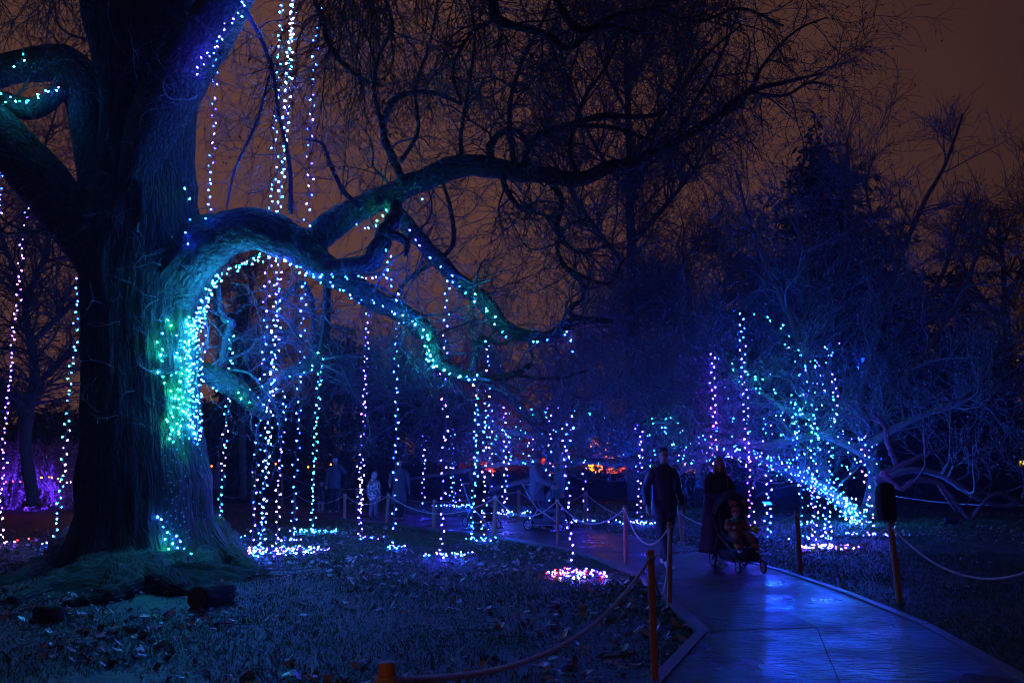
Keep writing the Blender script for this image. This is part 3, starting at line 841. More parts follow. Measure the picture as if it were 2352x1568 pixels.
# keep the trunk base and lawn clear
p, d, r = kids(A1, R1, 2800, .15, 1, 48, up=.15, rr=.55)
A2, R2 = grow(p, d, rng.uniform(.6, 1.5, 2800), np.clip(r, .010, .018), 8, .24, -.04, .5)
p, d, r = kids(A2, R2, 11000, .1, 1, 42, up=.1, rr=.7)
A3, R3 = grow(p, d, rng.uniform(.2, .7, 11000), np.clip(r, .007, .010), 4, .22, -.07, .7)
keep = A1[:, :, 2].min(1) > .5; A1, R1 = A1[keep], R1[keep]
keep = A2[:, :, 2].min(1) > 1.1; A2, R2 = A2[keep], R2[keep]
keep = A3[:, :, 2].min(1) > 1.1; A3, R3 = A3[keep], R3[keep]
tag(link('twigs', tubes([(A1, R1, 5), (A2, R2, 3), (A3, R3, 3)], 'twigs', M['twig_pale']), mg.root), kind='stuff')
E = np.vstack([A3[:, -1], A3[:, 2], A2[:, -1]])
E = E[rng.choice(len(E), 16000, replace=False)]
tag(link('buds', quads_at(E, .075, 'buds', M['bud'], hang=-.9, aspect=.42), mg.root), kind='stuff')

# ---- second magnolia farther back in the middle
def bare_tree(name, bx, by, label, limbs, D, n1, n2, n3, tw, bk, L1=(1.0, 2.6), L2=(.5, 1.4), L3=(.2, .7), up=.3, w=.26, rmin=.006, buds=0, zmin=.5, group=None, grav=-.04, budmat='bud'):
    t = Tree(name, tuple(gnd(bx, by)), label, group=group)
    for k, rws in enumerate(limbs):
        t.limb(rws, D + (random.uniform(-1, 1) if k else 0), M[bk], 'trunk' if k == 0 else 'limb', n=40, sides=10, wob=.2)
    LP, LR = t.arrays(); LL = np.linalg.norm(np.diff(LP, axis=1), axis=2).sum(1)
    p, d, r = kids(LP, LR, n1, .2, 1, 50, up=up, rr=.5, wt=LL / LL.sum())
    A1, R1 = grow(p, d, rng.uniform(*L1, n1), np.clip(r, rmin * 2, rmin * 5), 10, w, grav, .4)
    p, d, r = kids(A1, R1, n2, .1, 1, 46, up=up * .4, rr=.55)
    A2, R2 = grow(p, d, rng.uniform(*L2, n2), np.clip(r, rmin * 1.2, rmin * 2.2), 7, w, grav, .5)
    p, d, r = kids(A2, R2, n3, .1, 1, 42, up=up * .3, rr=.7)
    A3, R3 = grow(p, d, rng.uniform(*L3, n3), np.clip(r, rmin, rmin * 1.4), 4, w, grav, .7)
    S = []
    for A, R, sd in ((A1, R1, 5), (A2, R2, 3), (A3, R3, 3)):
        kp = A[:, :, 2].min(1) > zmin
        S.append((A[kp], R[kp], sd))
    tag(link('twigs', tubes(S, 'twigs', M[tw]), t.root), kind='stuff')
    if buds:
        E = np.vstack([S[2][0][:, -1], S[2][0][:, 2]]); E = E[rng.choice(len(E), min(buds, len(E)), replace=False)]
        tag(link('buds', quads_at(E, .085, 'buds', M[budmat], hang=-.8, aspect=.45), t.root), kind='stuff')
    return t
bare_tree('magnolia_tree', 1262, 1150, 'bushy bare magnolia in the middle distance behind the walkers, dotted with tiny lights',
    [[(1262, 1150, 12), (1250, 1100, 11), (1262, 1050, 10), (1235, 990, 8), (1190, 930, 6), (1150, 860, 4), (1120, 800, 3)],
     [(1258, 1080, 9), (1200, 1060, 8), (1120, 1070, 6), (1030, 1085, 5), (940, 1100, 3)],
     [(1260, 1060, 9), (1320, 1010, 8), (1400, 985, 6), (1470, 990, 4), (1530, 970, 3)],
     [(1240, 1000, 8), (1160, 990, 7), (1080, 960, 6), (980, 950, 5), (900, 900, 3), (850, 880, 2)],
     [(1262, 1050, 8), (1290, 950, 7), (1310, 860, 5), (1350, 800, 3)],
     [(1290, 950, 6), (1380, 900, 5), (1450, 850, 4), (1520, 830, 2)],
     [(1190, 930, 5), (1080, 870, 5), (990, 850, 3), (930, 860, 2)],
     [(1255, 1090, 7), (1180, 1110, 6), (1100, 1130, 4), (1030, 1140, 2)],
     [(1265, 1080, 7), (1340, 1060, 6), (1420, 1068, 4), (1500, 1055, 3)]],
    27.0, 240, 2200, 9000, 'twig_pale', 'bark_pale', rmin=.009, buds=9000, up=.25, zmin=1.5)
bare_tree('magnolia_tree', 1610, 1140, 'bare bushy tree between the tall central tree and the right-hand magnolia, all twigs and buds',
    [[(1610, 1140, 9), (1600, 1000, 8), (1590, 880, 7), (1580, 780, 5), (1560, 680, 3)],
     [(1600, 960, 6), (1500, 880, 5), (1430, 780, 4), (1400, 700, 2)],
     [(1600, 950, 6), (1700, 860, 5), (1760, 760, 4), (1790, 640, 2)],
     [(1590, 880, 6), (1640, 760, 5), (1670, 640, 3), (1680, 560, 2)],
     [(1590, 900, 5), (1510, 800, 4), (1480, 720, 3), (1500, 640, 2)]],
    29.0, 240, 2400, 11000, 'twig_pale', 'bark_pale', rmin=.010, buds=10000, up=.3, zmin=1.7)
# ---- tall fine-twigged tree with straight trunk, centre back
bare_tree('tall_bare_tree', 1452, 1150, 'tall fine-twigged bare tree with a straight trunk standing behind the long beech limb',
    [[(1456, 1150, 15), (1452, 900, 14), (1455, 700, 13), (1448, 500, 11), (1446, 350, 9), (1440, 180, 7), (1436, 20, 4), (1430, -100, 2)],
     [(1450, 620, 8), (1380, 540, 6), (1300, 420, 4), (1250, 330, 2)],
     [(1450, 560, 8), (1530, 470, 6), (1600, 380, 4), (1650, 280, 2)],
     [(1448, 450, 7), (1370, 340, 5), (1310, 200, 4), (1280, 80, 2)],
     [(1446, 380, 7), (1520, 260, 5), (1580, 140, 4), (1620, 0, 2)],
     [(1446, 700, 7), (1540, 640, 5), (1600, 560, 3), (1660, 520, 2)],
     [(1440, 260, 5), (1380, 130, 4), (1350, -20, 2)],
     [(1438, 200, 5), (1500, 80, 4), (1530, -60, 2)]],
    31.0, 220, 2600, 13000, 'twig_dark', 'bark_dark', rmin=.010, up=.25, L1=(1.2, 3.2), L2=(.7, 1.8), L3=(.3, 1.0))
# ---- bare trees: left edge and far right
bare_tree('bare_tree', 75, 1160, 'bare tangled tree behind the beech at the left edge, beyond the two coloured strings',
    [[(75, 1160, 14), (60, 1000, 12), (80, 850, 10), (60, 700, 8), (110, 560, 6), (90, 400, 4), (130, 250, 2)],
     [(70, 900, 8), (150, 820, 6), (230, 780, 4)], [(66, 950, 8), (-20, 860, 6), (-100, 760, 4)],
     [(80, 780, 7), (180, 680, 5), (260, 560, 3)], [(70, 700, 6), (10, 560, 5), (-30, 400, 3)]],
    24.0, 150, 1500, 6000, 'twig_pale', 'bark_pale', rmin=.008, up=.1, grav=.02)
bare_tree('bare_tree', 2330, 1110, 'thin bare tree at the right edge rising above the conifers',
    [[(2330, 1110, 12), (2320, 900, 10), (2310, 700, 7), (2300, 560, 4), (2290, 480, 2)],
     [(2315, 760, 6), (2240, 660, 4), (2190, 560, 2)], [(2310, 700, 6), (2370, 560, 4), (2400, 420, 2)], [(2316, 800, 6), (2400, 700, 3)]],
    40.0, 70, 600, 2400, 'twig_dark', 'bark_dark', rmin=.014, up=.3, L1=(1.5, 3.5), L2=(.8, 2.0), L3=(.4, 1.0))
bare_tree('bare_tree', 560, 1145, 'slender twiggy tree seen through the arch of the beech limb',
    [[(560, 1145, 8), (556, 950, 7), (560, 800, 5), (575, 680, 3), (570, 600, 2)],
     [(556, 900, 5), (640, 800, 4), (690, 700, 2)], [(558, 850, 5), (500, 740, 4), (490, 640, 2)], [(558, 960, 5), (660, 900, 4), (740, 820, 2)]],
    26.0, 90, 900, 3600, 'twig_dark', 'bark_dark', rmin=.008, up=.15)

# ---- conifers and evergreens
def conifer(x, ybase, ytop, wpx, D, label, n=260, spread=1.0, strands=26, group=None, name='conifer_tree', droop=.12, lift=.15):
    b = at(x, ybase, D); b[2] = 0
    H = at(x, ytop, D)[2]; R = wpx * D / F
    t = Tree(name, tuple(b), label, group=group)
    mb = MB(); ph = random.uniform(0, 9)
    ln = np.array([(b[0] + .15 * math.sin(ph + z), b[1], z) for z in np.linspace(0, H, 14)])
    mb.tube(ln, np.linspace(H * .022, .015, 14), 8); mb.build('trunk', M['bark_dark'], t.root)
    z = H * (1 - rng.uniform(0, 1, n) ** .62 * .93)
    a_ = rng.uniform(0, 2 * math.pi, n)
    prof = np.clip((H - z) / H, 0, 1) ** 1.15 * R * (1.1 + .3 * np.sin(3 * a_ + z)) * rng.uniform(.45, 1.25, n) * spread + .12
    dd = np.stack([np.cos(a_), np.sin(a_), np.full(n, lift)], 1)
    p0 = np.stack([np.full(n, b[0]), np.full(n, b[1]), z], 1)
    A, Ra = grow(p0, dd, prof, np.clip(prof * .012, .008, .05), 8, .10, droop, .3)
    A[:, :, 2] = np.maximum(A[:, :, 2], .1)
    tag(link('branches', tubes([(A, Ra, 4)], 'branches', M['bark_dark']), t.root), kind='stuff')
    m_ = n * strands
    p, d, r = kids(A, Ra, m_, .15, 1, 50, rr=.5)
    k1 = len(p)
    L = rng.uniform(.2, .5, k1)
    s = norm(np.cross(d, rng.normal(size=(k1, 3))))
    tip = p + (d * 1.0 + np.array((0, 0, -.25))) * L[:, None]
    wdt = (L * .16)[:, None]
    mid = (p + tip) / 2
    V = np.stack([p, mid + s * wdt, tip, mid - s * wdt], 1).reshape(-1, 3)
    i = np.arange(k1)[:, None] * 4
    tag(link('needle_sprays', fast_mesh('needle_sprays', V, np.concatenate([i, i + 1, i + 2, i + 3], 1), M['needle'], False), t.root), kind='stuff')
    return t
conifer(1925, 1120, 262, 500, 36, 'large dark conifer with a thin spire behind the right-hand magnolia', n=1000, strands=70, lift=.25, droop=.05)
conifer(2235, 1100, 590, 190, 42, 'broad dark conifer low behind the far right branches', n=300, strands=60)
conifer(2100, 1100, 700, 150, 44, 'dark conifer partly hidden by the right-hand magnolia crown', n=200, strands=36)
conifer(530, 1120, 640, 110, 33, 'dark narrow conifer seen through the arch of the beech limb', n=240, strands=40, droop=.25, lift=.0)

def evergreen(x, ybase, ytop, wpx, D, label, n=9000, group=None, name='evergreen_tree', mat='evergreen', leaf=.12, zlow=.0):
    b = at(x, ybase, D); b[2] = 0
    H = max(.5, at(x, ytop, D)[2]); R = wpx * D / F
    t = Tree(name, tuple(b), label, group=group)
    mb = MB(); mb.tube([(b[0], b[1], 0), (b[0] + .1, b[1], H * .4), (b[0], b[1], H * .8)], [H * .03, H * .022, .02], 7); mb.build('trunk', M['bark_dark'], t.root)
    nb = 60
    a_ = rng.uniform(0, 2 * math.pi, nb); z0 = rng.uniform(.05, .75, nb) * H
    dd = np.stack([np.cos(a_), np.sin(a_), rng.uniform(.1, 1.2, nb)], 1)
    A, Ra = grow(np.stack([np.full(nb, b[0]), np.full(nb, b[1]), z0], 1), dd, rng.uniform(.5, .95, nb) * R, np.full(nb, .03), 6, .2, 0, .3)
    tag(link('branches', tubes([(A, Ra, 4)], 'branches', M['bark_dark']), t.root), kind='stuff')
    nc = 46
    q = rng.normal(size=(nc, 3)); q = norm(q) * rng.uniform(.35, 1.0, (nc, 1)) ** .5
    cen = np.stack([q[:, 0] * R * .85, q[:, 1] * R * .85, (q[:, 2] * .5 + .5) * H * .92 + zlow], 1) + b
    taperz = 1 - .45 * np.clip((cen[:, 2] / H), 0, 1)
    cen[:, 0] = b[0] + (cen[:, 0] - b[0]) * taperz; cen[:, 1] = b[1] + (cen[:, 1] - b[1]) * taperz
    k = rng.integers(0, nc, n); rad = rng.uniform(.16, .32, nc)[k] * min(R * 1.3, H)
    u = norm(rng.normal(size=(n, 3))) * rad[:, None] * rng.uniform(.5, 1.0, (n, 1)); u[:, 2] *= .7
    P = cen[k] + u; P[:, 2] = np.maximum(P[:, 2], .03)
    tag(link('leaves', quads_at(P, leaf, 'leaves', M[mat], hang=.2, aspect=.55, dirs=norm(u)), t.root), kind='stuff')
    return t
evergreen(790, 1120, 725, 170, 34, 'dark rounded evergreen beyond the lights right of the dipping beech limb', n=26000, leaf=.2)
evergreen(960, 1120, 790, 150, 38, 'dark evergreen bush left of the middle-distance magnolia', n=20000, leaf=.2)
evergreen(640, 1120, 850, 130, 38, 'low dark evergreen behind the cluster of five hanging strings', n=18000, leaf=.2)
for k_, (x, yt, w_, D_, lb) in enumerate([
    (1110, 800, 170, 47, 'dark evergreen far behind the middle magnolia'),
    (1260, 790, 170, 50, 'dark evergreen far back between the magnolias'),
    (1420, 800, 180, 51, 'dark evergreen behind the straight trunk of the tall tree'),
    (1560, 860, 160, 48, 'dark evergreen far behind the man in the dark jacket'),
    (1720, 950, 150, 50, 'dark evergreen far behind the woman with the pushchair'),
    (1890, 900, 190, 52, 'dark evergreen behind the leaning magnolia trunk'),
    (2080, 880, 190, 46, 'dark evergreen behind the crooked low branch'),
    (2290, 820, 190, 46, 'dark evergreen at the far right edge beyond the lawn'),
    (430, 900, 120, 44, 'dark evergreen directly behind the beech trunk'),
    (130, 900, 120, 40, 'dark evergreen behind the bare tree on the left'),
    (-60, 850, 170, 40, 'dark evergreen at the left edge of the park')]):
    evergreen(x, 1110, yt, w_, D_, lb, n=15000, group='dark evergreens at the back of the park', leaf=.19)
# clipped hedge across the back, below the coloured glow
def hedge(x0, x1, D, h, label):
    a = at(x0, 1100, D); b = at(x1, 1100, D)
    t = empty('hedge', ((a[0] + b[0]) / 2, D, 0), 0, label, 'hedge')
    mb = MB(); mb.box(((a[0] + b[0]) / 2, D, h / 2 - .05), (b[0] - a[0], 1.2, h - .1)); mb.build('hedge_core', M['bark_dark'], t, smooth=False)
    n = 9000
    P = np.stack([rng.uniform(a[0], b[0], n), D + rng.uniform(-.7, .7, n), rng.uniform(0.02, h, n)], 1)
    up = rng.uniform(0, 1, n) < .3; P[up, 2] = h - .04 + rng.uniform(-.05, .08, up.sum())
    P[~up, 1] = D - .62 - rng.uniform(0, .08, (~up).sum())
    tag(link('leaves', quads_at(P, .13, 'leaves', M['evergreen'], aspect=.6), t), kind='stuff')
hedge(560, 2420, 38, 1.2, 'long low dark hedge across the back of the lawn below the orange glow')

# ================================================================== LIGHT STRINGS
COLS = {
    'blue': (0.0085, 0.045, 1.0), 'azure': (0.010, 0.13, 1.0), 'cyan': (0.010, 0.40, 0.80), 'teal': (0.008, 0.60, 0.42),
    'green': (0.008, 0.66, 0.26), 'violet': (0.034, 0.022, 1.0), 'pink': (0.13, 0.024, 0.80), 'white': (0.07, 0.15, 0.95),
    'warm': (0.16, 0.10, 0.30), 'red': (0.5, 0.006, 0.006), 'orange': (0.5, 0.07, 0.004),
}
BULB_E = 265.0
G1 = 'strings hanging like a curtain from the big beech'
GLOW = {}
for k_, c_ in COLS.items():
    GLOW[k_] = glow('bulb_glow_' + k_, c_, BULB_E)
    GLOW[k_ + '_dim'] = glow('bulb_glow_dim_' + k_, c_, BULB_E * .2)
    GLOW[k_ + '_hot'] = glow('bulb_glow_bright_' + k_, c_, BULB_E * 3.0)
GLOW['off'] = plain('bulb_unlit', (0.25, 0.35, 0.35), .2)
GLOW['off'].diffuse_color = (1, 1, 1, 1)
M['cable'] = plain('dark_green_cable', (0.04, 0.06, 0.055), .5, .2, 5)
_bulb = {}
def bulb_mesh(key, size=1.0):
    kk = (key, round(size, 2))
    if kk not in _bulb:
        # small pear-shaped lamp: 6 sides, three rings
        V = [(0, 0, .030)]
        for z, r in ((.018, .008), (.002, .0145), (-.012, .011)):
            for q in range(6):
                V.append((r * math.cos(q * math.pi / 3), r * math.sin(q * math.pi / 3), z))
        V.append((0, 0, -.019))
        V = np.array(V) * size * .84
        f = [(0, 1 + q, 1 + (q + 1) % 6) for q in range(6)]
        for a in (1, 7): f += [(a + q, a + 6 + q, a + 6 + (q + 1) % 6, a + (q + 1) % 6) for q in range(6)]
        f += [(19, 13 + (q + 1) % 6, 13 + q) for q in range(6)]
        mb = MB(); mb.add(V, f); _bulb[kk] = mb.mesh('bulb', GLOW[key], True)
    return _bulb[kk]
def resample(P, spacing):
    P = np.asarray(P, dtype=float)
    seg = np.linalg.norm(np.diff(P, axis=0), axis=1); L = np.concatenate(([0], np.cumsum(seg)))
    n = max(2, int(L[-1] / spacing) + 1)
    s_ = np.linspace(0, L[-1], n)
    return np.stack([np.interp(s_, L, P[:, c]) for c in range(3)], 1), s_ / L[-1]
def light_string(P, label, colors, group=None, spacing=.13, jit=.035, size=1.0, heap=None, dim=.25, skip=.04, name='light_string', hot=.05, hangdown=0.0, smooth=True, wander=.03):
    """P world points of the cable; colors list of (t, key) stops; heap=(centre, rx, ry, n, keys)."""
    P = np.asarray(P, dtype=float)
    if smooth and len(P) > 2: P = spline(P, len(P) * 8)
    Q, T = resample(P, spacing * (.84 if spacing >= .11 and group == G1 else 1))
    root = empty(name, Q[-1] if Q[-1][2] < Q[0][2] else Q[0], 0, label, 'light string', group)
    o3 = Vector(root.location)
    cable = Q + rng.normal(size=Q.shape) * np.array((wander, wander, .01)) * .5
    extra = []
    placed = []
    for k, (q, t) in enumerate(zip(Q, T)):
        stops = colors
        j = 0
        while j < len(stops) - 2 and t > stops[j + 1][0]: j += 1
        if len(stops) > 1:
            t0, c0 = stops[j]; t1, c1 = stops[j + 1]
            f = min(1, max(0, (t - t0) / (t1 - t0 + 1e-6)))
            key = c1 if random.random() < f else c0
        else: key = stops[0][1]
        if key == 'none' or random.random() < skip: continue
        side = 1 if k % 2 else -1
        off = np.array((side * random.uniform(.4, 1.2) * jit, random.uniform(-1, 1) * jit, random.uniform(-.035, .035) - hangdown * random.random()))
        placed.append((cable[k] + off, key, True))
    if heap:
        hc, rx, ry, n, keys = heap
        loops = []
        a_ = random.uniform(0, 6)
        last = cable[-1]
        for q in range(n):
            a_ += random.uniform(.5, 1.1); rr = math.sqrt(random.uniform(.02, 1))
            c = np.array((hc[0] + rx * rr * math.cos(a_), hc[1] + ry * rr * math.sin(a_), random.uniform(.03, .09)))
            loops.append(c); placed.append((c, random.choice(keys) if random.random() > .2 else random.choice(keys) + '_dim', False))
        loops = np.array([cable[-1]] + loops); loops[1:, 2] -= .02
        mb0 = MB(); mb0.tube(spline(loops, min(240, len(loops) * 4)), .0045, 4, caps=False, ref=np.array((0, 0, 1.)))
        mb0.build('coiled_cable', M['cable'], root)
    mb = MB(); mb.tube(cable if len(cable) > 3 else resample(P, .05)[0], .0045 * max(1, size * .8), 4, caps=False)
    mb.build('cable', M['cable'], root)
    random.shuffle(placed)
    for k, (c, key, up) in enumerate(placed[:300]):
        if key != 'off' and not key.endswith('_dim'):
            r_ = random.random()
            if r_ < dim: key += '_dim'
            elif r_ > 1 - hot: key += '_hot'
        o = bpy.data.objects.new('bulb', bulb_mesh(key, size if up else size * .8))
        o.parent = root
        o.location = Vector(c) - o3
        o.rotation_euler = (random.uniform(.3, 2.6), random.uniform(-.5, .5), random.uniform(0, 6.28))
        col.objects.link(o)
    return root
def px(rows, D):
    return [at(r[0], r[1], r[2] if len(r) > 2 else D) for r in rows]
G1 = 'strings hanging like a curtain from the big beech'
def hang(rows, D, *a, **k):
    """hang from the first pixel down; the last pixel lies on the ground."""
    b = gnd(rows[-1][0], rows[-1][1], .02)
    n = len(rows)
    P = []
    for i, r in enumerate(rows[:-1]):
        P.append(at(r[0], r[1], D + (b[1] - D) * (i / (n - 1))))
    P.append(b)
    return light_string(P, *a, **k)

# left of the trunk
hang([(75, 400), (60, 470), (45, 640), (28, 800), (12, 980), (4, 1130), (0, 1165), (8, 1247)], 15, 'long violet and pink string at the far left edge of the view', [(0, 'violet'), (.3, 'pink'), (.5, 'violet'), (.8, 'pink'), (.93, 'warm')], G1, spacing=.12, heap=(gnd(22, 1248), .35, .3, 5, ['pink', 'red']), dim=.15)
hang([(180, 640), (178, 680), (172, 790), (160, 880), (152, 985), (146, 1070), (140, 1120), (132, 1190), (128, 1252)], 15, 'blue string turning cyan and cream between the beech trunk and the left edge', [(0, 'blue'), (.3, 'azure'), (.55, 'cyan'), (.62, 'warm'), (.75, 'cyan'), (.9, 'azure')], G1, spacing=.13, heap=(gnd(132, 1254), .3, .2, 9, ['azure', 'blue', 'violet']), dim=.15)
light_string(px([(3, 395), (2, 430), (-4, 500)], 14.5), 'short blue string end by the left limb at the left edge', [(0, 'blue'), (1, 'violet')], G1)
# above the arch
light_string(px([(560, 5), (545, 40), (520, 62), (505, 95), (470, 134), (450, 170)], 12.72), 'blue string running under the upper limb beside the trunk', [(0, 'blue'), (1, 'violet')], 'strings wound along the beech limbs', spacing=.09)
light_string(px([(500, 100), (494, 190), (490, 300), (482, 400), (480, 470), (477, 498)], 12.9), 'blue string from the upper limb down to the top of the arch', [(0, 'blue'), (.4, 'violet'), (1, 'blue')], G1)
light_string(px([(648, -40), (644, 60), (638, 180), (632, 280), (630, 380), (624, 450), (618, 492)], 13.8), 'azure string left of the white one above the arch', [(0, 'azure'), (.4, 'azure'), (.6, 'blue'), (1, 'azure')], G1)
light_string(px([(678, -50), (670, 50), (662, 160), (660, 240), (655, 330), (648, 400), (642, 450), (640, 492)], 13.6), 'brightest string, almost white, above the arching limb', [(0, 'azure'), (.15, 'white'), (.35, 'warm'), (.55, 'white'), (.75, 'azure'), (1, 'azure')], G1, spacing=.085, dim=.03, hot=.35, size=1.25)
light_string(px([(672, -50), (671, 30), (664, 110), (661, 190)], 13.6), 'short second white string twisted round the brightest one', [(0, 'white'), (1, 'cyan')], G1, spacing=.09, hot=.3, size=1.2)
light_string(px([(738, -30), (730, 60), (722, 160), (716, 260), (712, 360), (710, 410), (708, 470), (706, 518)], 12.4), 'blue and violet string right of the white one above the arch', [(0, 'azure'), (.4, 'blue'), (.8, 'violet'), (1, 'blue')], G1, spacing=.15)
light_string(px([(425, 430), (430, 500), (428, 560)], 12.9), 'few blue bulbs hugging the right side of the trunk above the arch', [(0, 'cyan'), (1, 'blue')], G1, spacing=.2)
light_string(px([(8, 215), (25, 235), (60, 232), (95, 215), (130, 205), (132, 212)], 13.2), 'cyan string along the mossy upper left limb', [(0, 'cyan'), (1, 'azure')], 'strings wound along the beech limbs', spacing=.09, hot=.0)
light_string(px([(38, 155), (50, 135), (52, 120)], 13.2), 'three cyan bulbs high on the left limb', [(0, 'cyan')], 'strings wound along the beech limbs', spacing=.12)
# along the arch and down the trunk
GL = 'strings wound along the beech limbs'
def trunk_line(rows):
    out = []
    for x, y in rows:
        p = on_trunk(x, y)
        if x > 420 and y < 1030: p = at(x, y, p[1] - .16)
        out.append(p)
    return out
light_string(px([(740, 636, 13.1), (700, 620, 13.2), (660, 600, 13.4), (620, 588, 13.4), (585, 588, 13.4), (555, 606, 13.4), (520, 618, 13.3), (498, 634, 13.3), (482, 662, 13.2), (468, 700, 13.0), (455, 722, 12.9), (442, 745, 12.75)], 13), 'bright cyan string following the underside of the arch', [(0, 'azure'), (.25, 'azure'), (.4, 'cyan'), (1, 'cyan')], GL, spacing=.07, hangdown=.05, hot=.05)
light_string(px([(600, 590), (560, 606), (530, 618), (500, 640), (488, 665), (474, 690), (464, 712), (446, 742, 12.75)], 13.1), 'second cyan string bunched in the bend of the arch', [(0, 'cyan'), (1, 'azure')], GL, spacing=.07, jit=.06, hangdown=.05)
light_string(px([(505, 632), (482, 668), (472, 700), (456, 725, 12.8), (446, 755, 12.7), (438, 775, 12.7)], 13.0), 'third cyan string bunched in the bend of the arch', [(0, 'azure'), (1, 'cyan')], GL, spacing=.065, jit=.06)
for k_, (xs_, keys, lb, sp) in enumerate([
    ([(440, 735), (430, 780), (426, 830), (422, 880), (418, 930), (412, 975), (400, 1000)], ['cyan', 'teal'], 'brightest cyan string running down the front of the trunk', .05),
    ([(425, 750), (415, 800), (412, 850), (405, 900), (400, 940), (385, 965)], ['teal', 'green'], 'green string down the trunk left of the brightest cyan one', .075),
    ([(400, 735), (370, 760), (375, 790), (368, 850), (385, 890), (400, 910)], ['cyan', 'teal'], 'loop of green bulbs farthest left on the trunk bark', .12),
    ([(452, 740), (448, 800), (446, 870), (446, 940), (448, 990), (452, 1015)], ['cyan', 'azure'], 'cyan string on the right edge of the trunk', .06),
    ([(458, 735), (456, 790), (454, 850), (454, 910), (453, 960), (455, 1000)], ['azure', 'blue'], 'blue string just at the right edge of the trunk', .075),
    ([(432, 765), (436, 830), (436, 900), (438, 960), (440, 1005)], ['cyan', 'cyan'], 'cyan string between the two trunk edges of lights', .055),
    ([(444, 730), (440, 790), (432, 850), (430, 910), (428, 970)], ['cyan', 'teal'], 'cyan string twisted with the brightest one on the trunk', .06),
    ([(405, 770), (408, 820), (400, 870), (408, 920), (415, 960)], ['cyan', 'cyan'], 'cyan string crossing the green ones on the trunk', .085)]):
    light_string(trunk_line(xs_), lb, [(0, keys[0]), (1, keys[1])], 'strings wrapped round the beech trunk', spacing=sp, jit=.055, dim=.35, hot=.05, size=1.05)
for k_, x0 in enumerate((382, 398, 414, 428, 440, 452)):
    rows_ = [(x0 + random.uniform(-5, 5), 1000 + random.uniform(-60, 20)), (x0 + 4, 1060), (x0 + random.uniform(-4, 8), 1120), (x0 + 6 + k_ * 1.5, 1180), (x0 + 10 + k_ * 4, 1235)]
    light_string(trunk_line(rows_), ['unlit string lowest on the left of the wrapped trunk', 'unlit string second from the left below the green bulbs', 'unlit string down the middle of the lower trunk', 'unlit string right of the middle of the lower trunk', 'unlit string near the right edge of the lower trunk', 'unlit string along the right edge of the lower trunk'][k_],
                 [(0, 'teal' if k_ < 3 else 'cyan'), (.12, 'off'), (1, 'off')], 'strings wrapped round the beech trunk', spacing=.085, jit=.04, hot=0, dim=.5)
light_string(trunk_line([(362, 1185), (382, 1220), (388, 1250), (398, 1270)]), 'lit cyan bulbs low on the trunk above the roots, left row', [(0, 'azure'), (.4, 'cyan'), (1, 'teal')], 'strings wrapped round the beech trunk', spacing=.09, skip=.25)
light_string(trunk_line([(408, 1235), (416, 1255), (422, 1270), (432, 1282)]), 'lit cyan bulbs low on the trunk above the roots, right row', [(0, 'blue'), (.5, 'azure'), (1, 'cyan')], 'strings wrapped round the beech trunk', spacing=.06)
hang([(470, 690), (468, 780), (462, 860), (458, 930), (455, 985), (470, 1100), (484, 1292)], 12.8, 'sparse blue string hanging just clear of the trunk', [(0, 'blue'), (.5, 'azure'), (.55, 'none'), (.95, 'none'), (1, 'violet')], G1, spacing=.14)
# branch 1 and 3 undersides
light_string(px([(745, 640), (790, 668), (820, 690), (860, 692), (905, 715), (935, 735), (960, 745), (978, 775), (982, 800), (985, 820), (1000, 840)], 12.9), 'string along the underside of the lower reaching limb', [(0, 'azure'), (.5, 'blue'), (.8, 'cyan'), (1, 'cyan')], GL, spacing=.095, hangdown=.05, dim=.45)
light_string(px([(985, 770), (982, 800), (995, 830), (1020, 850), (1050, 865), (1075, 868), (1100, 862)], 12.95), 'cyan string round the drooping end of the lower limb', [(0, 'teal'), (.3, 'cyan'), (1, 'azure')], GL, spacing=.07, hangdown=.03)
light_string(px([(745, 628), (775, 637), (800, 638), (850, 635), (880, 632)], 12.6), 'blue string under the stubby mossy branch', [(0, 'azure'), (1, 'blue')], GL, spacing=.1, dim=.5)
light_string(px([(820, 518), (850, 520), (868, 505), (885, 490), (900, 478), (965, 455), (968, 460)], 13.1), 'string under the long upper limb beside its mossy fork', [(0, 'blue'), (.4, 'teal'), (.6, 'none'), (.9, 'none'), (1, 'azure')], GL, spacing=.1)
light_string(px([(920, 512), (960, 560), (1000, 600), (1030, 630), (1055, 655), (1085, 680), (1110, 705), (1130, 722), (1140, 750), (1165, 768), (1195, 785), (1216, 788), (1240, 785), (1265, 778), (1290, 770), (1308, 762)], 12.9), 'string along the steep limb that dips toward the middle', [(0, 'violet'), (.15, 'none'), (.35, 'blue'), (.5, 'teal'), (.7, 'azure'), (1, 'blue')], GL, spacing=.13)
light_string(px([(550, 910), (590, 890), (650, 868), (690, 860), (715, 850), (732, 830), (735, 812)], 14.1), 'small blue bulbs along the limb that dips behind the hanging strings', [(0, 'azure'), (1, 'cyan')], GL, spacing=.12, size=.8)
light_string(px([(470, 880), (500, 895), (530, 890), (560, 915), (600, 940)], 13.9), 'mostly unlit string on the limb right of the trunk', [(0, 'azure'), (.3, 'off'), (.5, 'teal'), (1, 'off')], GL, spacing=.12)
